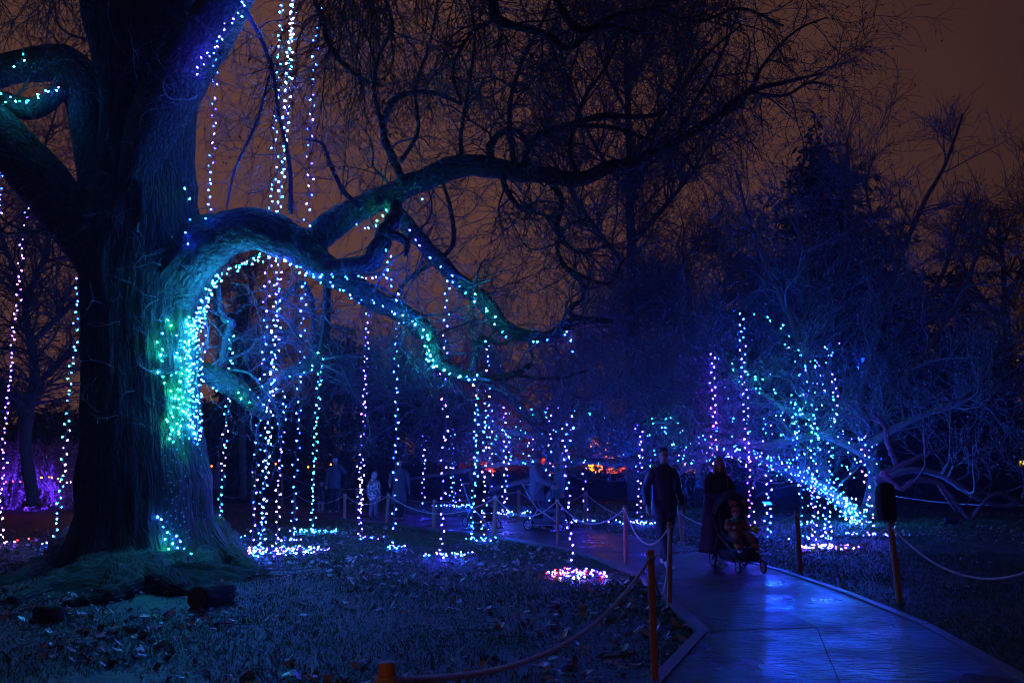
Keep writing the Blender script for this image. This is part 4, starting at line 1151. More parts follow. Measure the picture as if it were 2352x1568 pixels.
# hanging under the arch
PINKH = ['violet', 'white', 'pink', 'blue']
hang([(618, 590), (614, 660), (608, 760), (604, 860), (596, 960), (590, 1060), (584, 1180), (578, 1268)], 13.3, 'blue string at the left of the bunch hanging through the arch', [(0, 'violet'), (.5, 'blue'), (1, 'violet')], G1, spacing=.16)
hang([(645, 585), (640, 680), (634, 790), (628, 880), (620, 970), (614, 1070), (606, 1180), (600, 1272)], 13.3, 'densest blue-white string in the middle of the arch', [(0, 'violet'), (.4, 'azure'), (.7, 'white'), (1, 'blue')], G1, spacing=.085, hot=.12, jit=.045)
hang([(640, 600), (632, 700), (628, 800), (622, 890), (614, 980), (608, 1080), (602, 1170), (598, 1262)], 13.6, 'second string twisted with the densest one in the arch', [(0, 'blue'), (.5, 'warm'), (.6, 'azure'), (1, 'blue')], G1, spacing=.12)
hang([(655, 900), (650, 960), (645, 1040), (640, 1110), (638, 1180), (636, 1262)], 13.8, 'short violet string reaching the ground heap, third from the right in the bunch', [(0, 'blue'), (.5, 'violet'), (.7, 'warm'), (1, 'violet')], G1)
hang([(700, 632), (696, 700), (694, 780), (690, 880), (686, 980), (680, 1080), (676, 1180), (670, 1238)], 13.2, 'clear blue string right of the bunch, below the arch foot', [(0, 'blue'), (1, 'blue')], G1, spacing=.17, heap=(gnd(668, 1245), .25, .2, 8, ['violet', 'white']))
hang([(738, 800), (734, 860), (730, 930), (724, 1020), (720, 1120), (718, 1222)], 14.5, 'cyan string falling from the dipping limb to a line of bulbs on the grass', [(0, 'azure'), (.4, 'cyan'), (1, 'azure')], G1, spacing=.15, heap=(gnd(726, 1224), .55, .25, 34, ['azure', 'cyan', 'blue']))
hang([(525, 738), (532, 800), (530, 870), (522, 940), (516, 1020), (510, 1100), (506, 1180), (505, 1236)], 14.3, 'cyan and cream string between the trunk and the bunch', [(0, 'cyan'), (.4, 'azure'), (.55, 'warm'), (.7, 'cyan'), (1, 'violet')], G1, spacing=.13, heap=(gnd(525, 1238), .4, .15, 9, ['azure', 'blue']))
# big glowing heap below the bunch
h_ = gnd(640, 1271)
light_string([h_ + (-.3, 0, .03), h_ + (0, .1, .03), h_ + (.3, 0, .03)], 'big glowing heap of coiled lights on the ground under the arch', [(0, 'violet')], 'coiled heaps of lights on the ground', heap=(h_, .9, .75, 125, ['violet', 'white', 'white', 'blue', 'pink', 'azure']), name='light_heap', hot=.05, dim=.35)
hang([(845, 640), (846, 700), (842, 770), (840, 860), (836, 950), (832, 1040), (828, 1140), (826, 1232)], 15.2, 'pink-violet string, first one well right of the arch', [(0, 'blue'), (.3, 'violet'), (.5, 'pink'), (.7, 'violet'), (.8, 'warm'), (1, 'violet')], G1, spacing=.11, heap=(gnd(855, 1242), .3, .15, 7, ['pink', 'violet', 'blue']))
hang([(822, 1070), (830, 1110), (826, 1150), (830, 1195)], 21.5, 'short warm string twisted beside the pink-violet one', [(0, 'warm'), (.4, 'white'), (1, 'violet')], G1, spacing=.13)
hang([(915, 690), (912, 780), (910, 860), (912, 950), (908, 1040), (906, 1130), (905, 1230), (906, 1258)], 14.6, 'blue string right of the pink-violet one', [(0, 'blue'), (1, 'blue')], G1, spacing=.16, heap=(gnd(910, 1262), .22, .12, 8, ['blue', 'azure', 'violet']))
light_string(px([(890, 575), (892, 605), (890, 635), (905, 665), (914, 690), (918, 720)], 12.7), 'short cyan and blue string at the cut end of the mossy stub', [(0, 'cyan'), (.4, 'blue'), (1, 'azure')], G1, spacing=.1)
hang([(1030, 620), (1024, 700), (1022, 800), (1020, 900), (1022, 980), (1018, 1080), (1016, 1180), (1012, 1278)], 13.3, 'violet-blue string from the steep limb to a row of bulbs on the grass', [(0, 'blue'), (.35, 'violet'), (.42, 'pink'), (.5, 'violet'), (1, 'violet')], G1, spacing=.13, heap=(gnd(1035, 1281), .5, .15, 24, ['blue', 'violet', 'azure']))
hang([(1092, 885), (1096, 950), (1092, 1010), (1094, 1080), (1088, 1150), (1084, 1236)], 15.2, 'azure string from the tip of the lower limb, left of a pair', [(0, 'warm'), (.15, 'azure'), (1, 'azure')], G1, spacing=.13)
hang([(1120, 780), (1120, 860), (1116, 950), (1112, 1040), (1112, 1130), (1108, 1238)], 15.2, 'blue string from the tip of the lower limb, right of a pair', [(0, 'blue'), (.25, 'warm'), (.4, 'azure'), (.6, 'warm'), (1, 'blue')], G1, spacing=.13, heap=(gnd(1100, 1244), .35, .25, 12, ['blue', 'azure']))
hang([(1308, 762), (1310, 830), (1306, 910), (1308, 980), (1300, 1060), (1306, 1130), (1308, 1220), (1312, 1300)], 12.4, 'bright violet-blue string ending in the red and violet heap', [(0, 'blue'), (.15, 'none'), (.3, 'none'), (.34, 'blue'), (1, 'violet')], G1, spacing=.12, hot=.12)
h_ = gnd(1322, 1325)
light_string([h_ + (-.2, 0, .03), h_ + (0, .1, .03), h_ + (.2, 0, .03)], 'heap of red, orange and violet lights on the lawn beside the path', [(0, 'violet')], 'coiled heaps of lights on the ground', heap=(h_, .46, .36, 85, ['red', 'red', 'warm', 'pink', 'violet', 'violet', 'blue', 'white']), name='light_heap', dim=.3)

# ---- middle-distance strings on and round the magnolia behind the walkers
G2 = 'strings hanging in the middle-distance magnolia'
S2 = dict(size=1.35, spacing=.17, jit=.05)
for rows_, lb, cs, hp in [
    ([(972, 1000), (974, 1050), (972, 1110), (974, 1165)], 'short violet string farthest left in the middle magnolia', [(0, 'violet'), (1, 'blue')], 0),
    ([(1032, 970), (1036, 1030), (1038, 1090), (1036, 1160)], 'violet string left of a close pair in the middle magnolia', [(0, 'violet'), (1, 'blue')], 0),
    ([(1042, 985), (1044, 1040), (1042, 1100), (1046, 1164)], 'violet string right of a close pair in the middle magnolia', [(0, 'blue'), (1, 'violet')], 30),
    ([(1062, 1100), (1060, 1130), (1062, 1160)], 'tiny violet string by the left pram pusher', [(0, 'violet'), (1, 'pink')], 0),
    ([(1128, 930), (1126, 1000), (1128, 1080), (1120, 1150), (1122, 1180)], 'violet string by the post left of the beanie walker', [(0, 'blue'), (.6, 'warm'), (1, 'violet')], 0),
    ([(1160, 935), (1158, 990), (1160, 1060), (1158, 1120), (1158, 1180)], 'dense violet-white string between the two pram groups', [(0, 'violet'), (.5, 'white'), (1, 'violet')], 26),
    ([(1168, 1000), (1166, 1060), (1164, 1120), (1162, 1182)], 'blue-white string twisted right of the dense one', [(0, 'blue'), (1, 'violet')], 14),
    ([(1218, 985), (1218, 1020), (1220, 1060)], 'short violet string above the beanie walker', [(0, 'violet'), (1, 'azure')], 0),
    ([(1262, 940), (1264, 990), (1262, 1050), (1258, 1110), (1262, 1190)], 'violet string above the bobble hat walker', [(0, 'violet'), (1, 'blue')], 0),
    ([(1296, 985), (1294, 1040), (1292, 1100), (1290, 1150), (1288, 1195)], 'violet string right of the bobble hat walker', [(0, 'violet'), (1, 'violet')], 10),
    ([(1345, 1060), (1342, 1100), (1344, 1150), (1342, 1200)], 'violet string between the bobble hat walker and the man in the dark jacket', [(0, 'violet'), (1, 'violet')], 18),
]:
    b_ = gnd(*rows_[-1]) if rows_[-1][1] > 1150 else at(*rows_[-1], 25)
    P = [at(x, y, b_[1]) for x, y in rows_[:-1]] + [b_]
    heap = (b_, .9, .5, hp, ['violet', 'white', 'blue', 'azure']) if hp else None
    light_string(P, lb, cs, G2, heap=heap, **S2)
S3 = dict(size=1.0, spacing=.22, jit=.14, dim=.6)
for rows_, lb in [
    ([(1090, 965), (1120, 992), (1150, 1010), (1180, 984), (1215, 1006)], 'faint bulbs on a branch of the middle magnolia, left'),
    ([(1150, 1040), (1190, 1060), (1240, 1065), (1280, 1072)], 'faint bulbs along the lowest branch of the middle magnolia'),
    ([(1200, 935), (1245, 955), (1275, 938)], 'faint green bulbs highest in the middle magnolia'),
    ([(1330, 945), (1370, 955), (1400, 970), (1440, 1000), (1480, 1005)], 'string with green bulbs dipping right from the middle magnolia'),
    ([(1250, 1000), (1270, 990), (1300, 985)], 'cyan bulbs on the short branch above the bobble hat walker'),
    ([(1290, 1070), (1330, 1048), (1370, 1066), (1420, 1042), (1480, 1072), (1530, 1050)], 'cyan string wavering between the magnolias at head height'),
    ([(1180, 950), (1200, 1000), (1215, 1045), (1240, 1095), (1255, 1110)], 'faint slanting string inside the middle magnolia'),
]:
    light_string(px(rows_, 25.5), lb, [(0, 'azure'), (.3, 'cyan'), (.6, 'azure'), (1, 'violet')], 'faint strings wound in the middle magnolia', **S3)

# ---- the big magnolia on the right
G4 = 'strings hanging in the right-hand magnolia'
S4 = dict(size=1.25, spacing=.115, jit=.06, dim=.2)
for rows_, D_, lb, cs, hp in [
    ([(1470, 980), (1472, 1040), (1470, 1110), (1468, 1205)], 20.5, 'violet string just left of the man in the dark jacket', [(0, 'violet'), (1, 'violet')], 30),
    ([(1636, 815), (1638, 880), (1640, 950), (1640, 1030), (1642, 1180)], 20.5, 'violet string hanging above the woman with the pushchair', [(0, 'violet'), (.4, 'pink'), (1, 'violet')], 0),
    ([(1704, 722), (1706, 820), (1712, 920), (1716, 1010), (1720, 1100), (1726, 1205)], 20.5, 'tallest string of the right-hand magnolia, violet turning pink', [(0, 'blue'), (.4, 'violet'), (.75, 'pink'), (1, 'pink')], 0),
    ([(1768, 1070), (1766, 1120), (1764, 1170), (1772, 1232)], 19.0, 'sparse violet string right of the pushchair', [(0, 'violet'), (1, 'blue')], 0),
    ([(1834, 930), (1828, 1000), (1834, 1075), (1838, 1140), (1836, 1205)], 21, 'blue string left of a trio below the leaning trunk', [(0, 'cyan'), (.4, 'blue'), (1, 'azure')], 6),
    ([(1870, 930), (1872, 1010), (1868, 1080), (1872, 1150), (1868, 1240)], 19.5, 'blue string in the middle of a trio below the leaning trunk', [(0, 'azure'), (1, 'violet')], 12),
    ([(1900, 1120), (1898, 1170), (1902, 1210), (1899, 1262)], 17.5, 'violet string ending in the pink heap on the lawn', [(0, 'blue'), (1, 'violet')], 40),
    ([(1986, 1010), (1984, 1070), (1990, 1120), (1998, 1160), (1996, 1232)], 18.6, 'pink-violet string by the black box on the post', [(0, 'blue'), (.4, 'pink'), (1, 'violet')], 14),
    ([(1912, 860), (1918, 930), (1908, 1000), (1906, 1060), (1912, 1120)], 21.5, 'blue string against the middle of the right-hand magnolia', [(0, 'violet'), (.5, 'cyan'), (1, 'blue')], 0),
]:
    b_ = gnd(*rows_[-1]) if rows_[-1][1] > 1180 else at(*rows_[-1], D_)
    P = [at(x, y, D_ + (b_[1] - D_) * (i / (len(rows_) - 1)) ** 2) for i, (x, y) in enumerate(rows_[:-1])] + [b_ if rows_[-1][1] > 1180 else at(*rows_[-1], D_)]
    keys = ['violet', 'white', 'pink', 'warm'] if hp == 40 else ['violet', 'azure', 'white', 'blue']
    light_string(P, lb, cs, G4, heap=(b_, .6, .35, hp, keys) if hp else None, **S4)
G5 = 'strings wound along the branches of the right-hand magnolia'
def off_line(rows, D, dd=0): return px([(x, y, D - .35 + dd * i / (len(rows) - 1)) for i, (x, y) in enumerate(rows)], D)
trunk_px = [(x, y) for x, y, r in MAIN[:7]]
for k_, (dx, dy) in enumerate([(-6, -16), (0, -4), (2, 8), (-2, 20), (5, -12), (-4, 18)]):
    n_ = [7, 7, 6, 7, 5, 4][k_]
    light_string(off_line([(x + dx + random.uniform(-4, 4), y + dy + random.uniform(-4, 4)) for x, y in trunk_px[:n_]], DM - .25, -.6),
        ['dense string on top of the leaning magnolia trunk', 'dense string along the upper side of the leaning trunk', 'dense string along the lower side of the leaning trunk', 'bright string crossing the foot of the leaning trunk', 'string hanging under the leaning trunk near its foot', 'short bright string at the very foot of the magnolia'][k_],
        [(0, 'azure'), (.3, 'azure'), (.6, 'blue'), (1, 'violet')], G5, spacing=.15 if k_ < 5 else .14, size=1.0, jit=.12, dim=.45, hot=.03)
light_string(off_line([(x + random.uniform(-10, 10), y + random.uniform(-10, 10)) for x, y in [(1960, 1190), (1950, 1165), (1975, 1180), (1940, 1160), (1960, 1150), (1920, 1140), (1945, 1175), (1978, 1190), (1950, 1195), (1930, 1150), (1900, 1130)]], DM - .5), 'brightest tangle of lights where the magnolia trunk meets the lawn', [(0, 'cyan'), (.5, 'white'), (1, 'azure')], G5, spacing=.10, size=1.15, jit=.12, hot=.1, dim=.2)
for rows_, D_, lb, cs in [
    ([(1975, 1185), (2005, 1150), (2010, 1100), (2000, 1060), (1985, 1010), (1930, 1000), (1890, 990)], 21.9, 'string up the upright stem and over to the left', [(0, 'cyan'), (.5, 'blue'), (1, 'violet')]),
    ([(1870, 1180), (1880, 1130), (1920, 1090), (1925, 1060), (1900, 1040), (1870, 1030)], 21.8, 'string curling round the dark gap by the trunk', [(0, 'azure'), (.5, 'cyan'), (1, 'azure')]),
    ([(1860, 1160), (1858, 1100), (1862, 1050), (1840, 1020), (1830, 960), (1832, 930)], 21.6, 'green and blue string up the second stem', [(0, 'azure'), (.5, 'teal'), (1, 'blue')]),
    ([(1885, 1010), (1868, 975), (1850, 950), (1840, 920), (1860, 900)], 21.6, 'green string at the fork of the magnolia', [(0, 'teal'), (.5, 'green'), (1, 'cyan')]),
    ([(1850, 950), (1800, 905), (1760, 895), (1720, 905), (1690, 910), (1650, 940)], 21.5, 'string along the upper left branch', [(0, 'cyan'), (1, 'blue')]),
    ([(1870, 985), (1820, 960), (1780, 952), (1740, 975), (1700, 960), (1650, 985), (1590, 1020)], 21, 'string weaving between the left branches', [(0, 'cyan'), (.4, 'blue'), (1, 'azure')]),
    ([(1740, 722), (1780, 740), (1800, 755), (1820, 790), (1850, 825), (1860, 850), (1905, 800), (1910, 830)], 22, 'green-lit string arching over the top of the magnolia', [(0, 'teal'), (.3, 'cyan'), (1, 'azure')]),
    ([(1655, 825), (1680, 845), (1705, 850), (1740, 870), (1745, 890)], 21, 'short string by the green bulb at the left of the crown', [(0, 'blue'), (.6, 'teal'), (1, 'cyan')]),
    ([(1898, 795), (1905, 800), (1910, 815), (1895, 850), (1885, 880), (1905, 905), (1895, 930)], 22, 'bright knot of white bulbs in the magnolia crown', [(0, 'white'), (.5, 'azure'), (1, 'cyan')]),
    ([(1850, 860), (1865, 900), (1890, 880), (1880, 840)], 22, 'blue knot of bulbs beside the bright one in the crown', [(0, 'blue'), (1, 'violet')]),
    ([(1470, 985), (1500, 965), (1540, 958), (1555, 965), (1530, 985), (1500, 1000)], 20.5, 'string with a green bulb above the man in the dark jacket', [(0, 'violet'), (.4, 'cyan'), (1, 'azure')]),
    ([(1480, 1050), (1520, 1030), (1560, 1020), (1580, 1040), (1530, 1060), (1500, 1058)], 20.3, 'string with cyan bulbs behind the head of the man in the dark jacket', [(0, 'azure'), (.5, 'cyan'), (1, 'blue')]),
    ([(1560, 1060), (1600, 1062), (1640, 1055), (1680, 1030), (1720, 1040), (1780, 1068)], 20.5, 'string along the low branch behind the woman', [(0, 'azure'), (1, 'azure')]),
    ([(1660, 1025), (1700, 1030), (1740, 1045), (1790, 1050), (1820, 1062)], 21, 'dense string on the low limb left of the trunk', [(0, 'azure'), (1, 'cyan')]),
    ([(1960, 1010), (1990, 1000), (2010, 1030), (1980, 1060)], 21.5, 'violet string at the top of the upright stem', [(0, 'violet'), (1, 'blue')]),
]:
    light_string(off_line(rows_, D_), lb, cs, G5, spacing=.21, size=.95, jit=.11, dim=.5, hot=.03)

for rows_, D_, lb, cs in [
    ([(1500, 1000), (1545, 985), (1600, 1010), (1640, 1040)], 20.6, 'small bulbs on the arching twig right above the man', [(0, 'azure'), (1, 'violet')]),
    ([(1600, 900), (1650, 890), (1700, 880), (1760, 860)], 21.4, 'small bulbs on the upper twigs left of the crown', [(0, 'blue'), (.5, 'cyan'), (1, 'blue')]),
    ([(1690, 1000), (1740, 985), (1790, 1000), (1840, 990), (1880, 1000)], 20.8, 'small bulbs on the level branch above the leaning trunk', [(0, 'azure'), (1, 'cyan')]),
    ([(1760, 1010), (1790, 960), (1830, 920), (1850, 880), (1840, 840)], 21.3, 'small bulbs climbing the middle branch', [(0, 'violet'), (1, 'azure')]),
    ([(1930, 1100), (1960, 1060), (1950, 1020), (1925, 990), (1900, 960)], 21.2, 'small bulbs in the dark fork of the trunk', [(0, 'azure'), (.5, 'teal'), (1, 'blue')]),
    ([(1880, 1150), (1905, 1120), (1940, 1110), (1965, 1080)], 21.2, 'bulbs linking the leaning trunk and the upright stem', [(0, 'blue'), (1, 'azure')]),
    ([(1820, 800), (1850, 850), (1890, 830), (1915, 790)], 21.8, 'loose bulbs below the bright knot', [(0, 'azure'), (1, 'violet')]),
    ([(2005, 1160), (2000, 1200), (1990, 1215)], 21.0, 'bulbs low on the right side of the magnolia foot', [(0, 'teal'), (1, 'blue')]),
]:
    light_string(off_line(rows_, D_), lb, cs, G5, spacing=.2, size=1.0, jit=.12, dim=.55, hot=.02)

# ---- lights at the far left: purple flooded weeping tree
def lamp(name, p, color, power, radius, parent=None, spot=None, target=None):
    ld = bpy.data.lights.new(name, 'SPOT' if spot else 'POINT')
    ld.color = color; ld.energy = power; ld.shadow_soft_size = radius
    if spot: ld.spot_size = spot; ld.spot_blend = .6
    o = bpy.data.objects.new(name, ld); col.objects.link(o)
    if parent is not None:
        o.parent = parent; o.location = Vector(p) - parent.location
    else: o.location = Vector(p)
    if target is not None:
        o.rotation_euler = (Vector(target) - Vector(p)).to_track_quat('-Z', 'Y').to_euler()
    return o
M['black_metal'] = plain('black_metal', (0.02, 0.02, 0.022), .4, .2, 10)
def floodlight(p, target, color, power, label, size=.3, spot=1.6, glowkey=None, E=20, zl=0):
    p = np.array(p, dtype=float); p[2] = zl
    t = empty('floodlight', p, 0, label, 'floodlight', 'floodlights on the ground')
    d = norm(np.asarray(target, dtype=float) - (p + (0, 0, .3)))
    s = norm(np.cross(d, (0, 0, 1.0))); u = np.cross(s, d)
    R = np.stack([s, d, u], 1)
    c = p + np.array((0, 0, .28))
    mb = MB(); mb.box(c - d * .06, (size, .10, size * .7), R); mb.build('housing', M['black_metal'], t, smooth=False)
    mb = MB()
    for sd in (-1, 1):
        mb.tube([c + s * sd * (size / 2 + .015), c + s * sd * (size / 2 + .015) - (0, 0, .14), p + s * sd * size * .3 + (0, 0, .02)], .012, 6)
    mb.box(p + (0, 0, .012), (size * .9, .16, .02)); mb.build('bracket', M['black_metal'], t)
    g = glow('flood_lens', color, E)
    mb = MB(); mb.box(c - d * .003, (size * .88, .008, size * .58), R); mb.build('lens', g, t, smooth=False)
    lamp('beam', c + d * .05, color, power, .12, t, spot=spot, target=np.asarray(target))
    return t
PW = 29.0
wt_ = empty('weeping_tree', at(40, 1150, PW) * (1, 1, 0), 0, 'weeping tree flooded with purple light at the far left', 'tree')
P = np.array([(40, 1172), (44, 1120), (40, 1050), (50, 980), (60, 900)])
mb = MB(); mb.tube([at(x, y, PW) for x, y in P], [.24, .22, .18, .12, .06], 12, wob=.15); mb.build('trunk', M['bark_dark'], wt_)
n_ = 420
st_ = np.array([at(rng.uniform(-160, 240), rng.uniform(1000, 1060), PW + rng.uniform(-1.5, 2.5)) for _ in range(n_)])
A, R_ = grow(st_, np.tile([(0, 0, -1.)], (n_, 1)) + rng.normal(size=(n_, 3)) * .3, rng.uniform(1.0, 2.4, n_), np.full(n_, .012), 10, .12, .12, .6)
A[:, :, 2] = np.maximum(A[:, :, 2], .06)
n2_ = 26
cr = np.tile(at(52, 940, PW), (n2_, 1)); dd = rng.normal(size=(n2_, 3)); dd[:, 2] = np.abs(dd[:, 2]) * .5 + .2
B, RB = grow(cr, dd, rng.uniform(2, 4, n2_), np.full(n2_, .05), 10, .2, .06, .3)
tag(link('twigs', tubes([(A, R_, 3), (B, RB, 4)], 'twigs', M['twig_pale']), wt_), kind='stuff')
p_, d_, r_ = kids(A, R_, 16000, .05, 1, 30)
tag(link('leaves', quads_at(p_, .14, 'leaves', M['bud'], hang=1.4, aspect=.3), wt_), kind='stuff')
c_ = gnd(66, 1168)
floodlight(at(66, 1140, PW - 2.2) * (1, 1, 0), at(90, 1130, PW), (0.10, 0.02, 1.0), 1000, 'purple floodlight at the foot of the weeping tree at the far left', spot=1.5, E=60)
floodlight(at(-80, 1140, PW - 2.2) * (1, 1, 0), at(-30, 1060, PW), (0.10, 0.02, 1.0), 300, 'purple floodlight beyond the left edge of the view', spot=2.4)
light_string(px([(100, 1095), (130, 1100), (160, 1108), (195, 1098)], 26), 'row of small orange bulbs strung level at the far left', [(0, 'orange'), (.6, 'warm'), (1, 'orange')], None, spacing=.14, size=1.1)
light_string(px([(0, 1103), (30, 1106), (60, 1104)], 26), 'row of small red bulbs at the far left edge', [(0, 'red'), (1, 'red')], None, spacing=.2, size=1.0)

# ---- orange and red floodlit shrubs beyond the hedge
for x, w, yt, D_, colr, pw, lb in [
    (1378, 24, 955, 42, (1.0, .30, .02), 7000, 'narrow shrub lit orange beyond the hedge'),
    (1425, 26, 1035, 42, (1.0, .03, .01), 1500, 'shrub lit red beyond the hedge right of the orange one'),
    (1250, 22, 1045, 43, (1.0, .05, .02), 3500, 'small red-lit shrub above the beanie walker'),
    (825, 12, 1045, 42, (1.0, .06, .01), 3500, 'small red-lit shrub left of the middle magnolia'),
    (655, 14, 1045, 43, (1.0, .08, .02), 2500, 'small red-lit shrub seen between the hanging strings'),
    (1120, 14, 1050, 43, (1.0, .05, .02), 2500, 'tiny red-lit shrub left of the beanie walker'),
    (1580, 20, 1050, 42, (1.0, .30, .03), 3500, 'small orange-lit shrub between the man and the woman'),
    (2320, 70, 600, 44, (1.0, .55, .02), 5000, 'yellow-lit shrub at the far right edge'),
]:
    evergreen(x, 1090, yt, w, D_, lb, n=2600, name='shrub', leaf=.26, group=None, mat='autumn_leaf')
    b_ = at(x, 1080, D_)
    lamp_root = floodlight((b_[0] - .4, b_[1] - 2.4, 0), (b_[0], b_[1], at(x, yt, D_)[2] * .85), colr, pw, ('floodlight aimed at the ' + lb), spot=1.5, E=10)
    del lamp_root['group']
conif = [(150, 1062), (405, 1060), (740, 1062), (880, 1063)]
M['far_bulb'] = GLOW['orange']
for x, y, lb in [(486, 1070, 'tiny orange lantern beyond the trunk, left'), (633, 1065, 'pair of tiny lanterns beyond the dense string'), (708, 1072, 'tiny orange lantern between two hanging strings'), (760, 1066, 'tiny orange lantern beside the capped walker'), (1600, 1076, 'tiny lantern between the man and the woman'), (1646, 1080, 'tiny lantern behind the woman'), (1300, 1066, 'tiny lantern behind the bobble hat walker'), (1440, 1066, 'tiny lantern right of the orange shrub')]:
    b_ = at(x, y, 29); 
    t = empty('lantern', (b_[0], b_[1], 0), 0, lb, 'lantern', None)
    mb = MB(); mb.tube([(b_[0], b_[1], 0), (b_[0], b_[1], b_[2] - .1)], .015, 6); mb.build('stake', M['black_metal'], t)
    mb = MB(); mb.ball(b_, (.024, .024, .03), 8, 6); mb.build('lamp_globe', GLOW['orange_dim'], t)

# ---- blue floodlights and added fill lamps under the magnolias
BLUE = (0.003, 0.06, 1.0)
floodlight(gnd(1100, 1160), at(1180, 940, 27), BLUE, 2600, 'added blue fill light on the lawn under the middle magnolia', spot=2.6)  # added lamp, brightens the middle foliage
floodlight(at(1455, 1150, 25) * (1, 1, 0), at(1560, 850, 28), BLUE, 1100, 'blue floodlight box on the lawn left of the man in the dark jacket', spot=2.6)
floodlight(at(1762, 1150, 27) * (1, 1, 0), at(1850, 750, 24), BLUE, 2600, 'added blue fill light behind the pushchair aimed up into the magnolia', spot=2.6)  # added lamp, lifts the blue in the right-hand crown
floodlight(at(2180, 1130, 20) * (1, 1, 0), at(2080, 700, 24), BLUE, 160, 'added blue fill light on the right lawn aimed into the magnolia', spot=2.4, E=0)  # added fill lamp, its lens kept dark
floodlight(at(1992, 870, 23.2), at(1930, 1470, 7), BLUE, 9000, 'blue floodlight strapped to the upright magnolia stem, shining over the path', spot=.95, zl=at(1992, 850, 23.2)[2], E=4)

floodlight((-2.6, -1.6, 0), (2.6, 9.0, 1.3), (1.0, .25, .08), 60, 'warm floodlight on the grass behind the viewer, facing the posts', spot=1.0, E=0)

# ================================================================== POSTS AND ROPES
M['post'] = plain('round_timber', (0.40, 0.21, 0.12), .6, .35, 5, bump=.5, bscale=18, stretch=(3, 3, .5))
M['rope'] = plain('pale_rope', (0.55, 0.52, 0.5), .75, .2, 60, bump=.8, bscale=110)
GP = 'round timber posts carrying the rope beside the path'
posts = {}
def post(key, xt, yt, xb, yb, label, D=None, r=.03, h=None):
    if D is not None:
        tp = at(xt, yt, D); b = np.array((tp[0], D, 0.0))
    else:
        b = gnd(xb, yb); tp = at(xt, yt, b[1])
    t = empty('rope_post', b, 0, label, 'post', GP)
    ax = tp - b
    P = np.array([b - (0, 0, .05)] + [b + ax * q for q in (.02, .25, .5, .75, .97, .995, 1.0)])
    mb = MB(); mb.tube(P, np.array([r * 1.03, r * 1.03, r * 1.02, r, r, r * .99, r * .98, r * .93]), 14, wob=.04)
    mb.build('shaft', M['post'], t)
    # rope hitch near the top and a steel staple
    c = tp - ax / np.linalg.norm(ax) * .05
    a = np.linspace(0, 2 * math.pi * 2, 26)
    mb = MB(); mb.tube(np.stack([c[0] + (r + .006) * np.cos(a), c[1] + (r + .006) * np.sin(a), c[2] - .012 + .024 * a / a[-1]], 1), .0055, 6, ref=np.array((0, 0, 1.)))
    mb.build('rope_hitch', M['rope'], t)
    posts[key] = c
post('a', 890, 1520, 0, 0, 'nearest post, only its top showing at the bottom of the view', D=2.55, r=.0275)
post('b', 1494, 1262, 1505, 1577, 'tall near post lit orange, left of the path', r=.027)
post('c', 1538, 1198, 1538, 1395, 'orange post at the kerb just behind the near one', r=.029)
post('d', 1435, 1160, 1438, 1300, 'post left of the man in the dark jacket', r=.034)
post('e', 1280, 1143, 1282, 1255, 'post in front of the pram of the beanie walker', r=.032)
post('f', 1139, 1137, 1134, 1231, 'thick pale post leaning slightly, left of the beanie walker', r=.048)
post('g', 998, 1146, 996, 1216, 'short post below the sagging rope', r=.045)
post('h', 892, 1132, 887, 1206, 'post between the hooded child and the pale-coated walker', r=.045)
post('i', 792, 1132, 791, 1194, 'post right of the capped walker', r=.045)
post('j', 676, 1128, 677, 1184, 'post behind the clear blue string', r=.045)
post('k', 580, 1124, 580, 1176, 'post behind the bunch of strings', r=.04)
post('l', 484, 1113, 484, 1168, 'leftmost post beside the beech trunk', r=.05)
post('m', 648, 1085, 648, 1160, 'far-side post seen between the strings of the bunch', r=.04)
post('n', 820, 1119, 820, 1172, 'far-side post behind the pink-violet string', r=.05)
post('o', 1191, 1124, 1191, 1202, 'far-side post beside the two pram groups', r=.045)
post('p', 1345, 1128, 1345, 1215, 'far-side post beside the violet string', r=.045)
post('q', 1560, 1172, 1568, 1246, 'far-side post between the man and the woman', r=.042)
post('r', 1830, 1172, 1838, 1312, 'dark post right of the pushchair', r=.036)
post('s', 2044, 1196, 2067, 1388, 'leaning post with the black box, at the right-hand kerb', r=.036)
post('t', 2030, 1130, 2030, 1180, 'farthest right post of the back rope', D=23, r=.04)
tR = gnd(2700, 1420); posts['u'] = at(2520, 1190, 6.6)
post('u', 2520, 1190, 2540, 1500, 'post just outside the right edge', D=6.8, r=.032)
def rope(a, b, sag, label, r=.012, n=26):
    A = posts[a] if isinstance(a, str) else np.asarray(a); B = posts[b] if isinstance(b, str) else np.asarray(b)
    t = np.linspace(0, 1, n)[:, None]
    P = A * (1 - t) + B * t; P[:, 2] -= sag * 4 * (t * (1 - t))[:, 0]
    mb = MB(); mb.tube(P, r, 7)
    o = mb.build('rope', M['rope'])
    tag(o, label, 'rope', 'ropes slung between the posts')
def proj(P):
    d = np.asarray(P) - (0, 0, CAM_H); f = d[..., 1] * ct + d[..., 2] * st; u = -d[..., 1] * st + d[..., 2] * ct
    return d[..., 0] / f * F + W0 / 2, H0 / 2 - u / f * F
SAGAB = .10
while SAGAB < .6:
    t = np.linspace(0, 1, 40)[:, None]; P = posts['a'] * (1 - t) + posts['b'] * t; P[:, 2] -= SAGAB * 4 * (t * (1 - t))[:, 0]
    if proj(P)[1][3:].max() > 1556: break
    SAGAB += .01
rope((-1.9, 1.9, .95), 'a', .25, 'rope end leaving the nearest post to the left')
rope('a', 'b', SAGAB, 'long rope sweeping up from the nearest post', n=40)
rope('b', 'c', .50, 'slack rope dropping between the two orange posts')
rope('c', 'd', .36, 'sagging rope in front of the legs of the man in the dark jacket')
rope('d', 'e', .34, 'rope between the beanie walker pram and the next post')
rope('e', 'f', .36, 'rope crossing in front of the beanie walker')
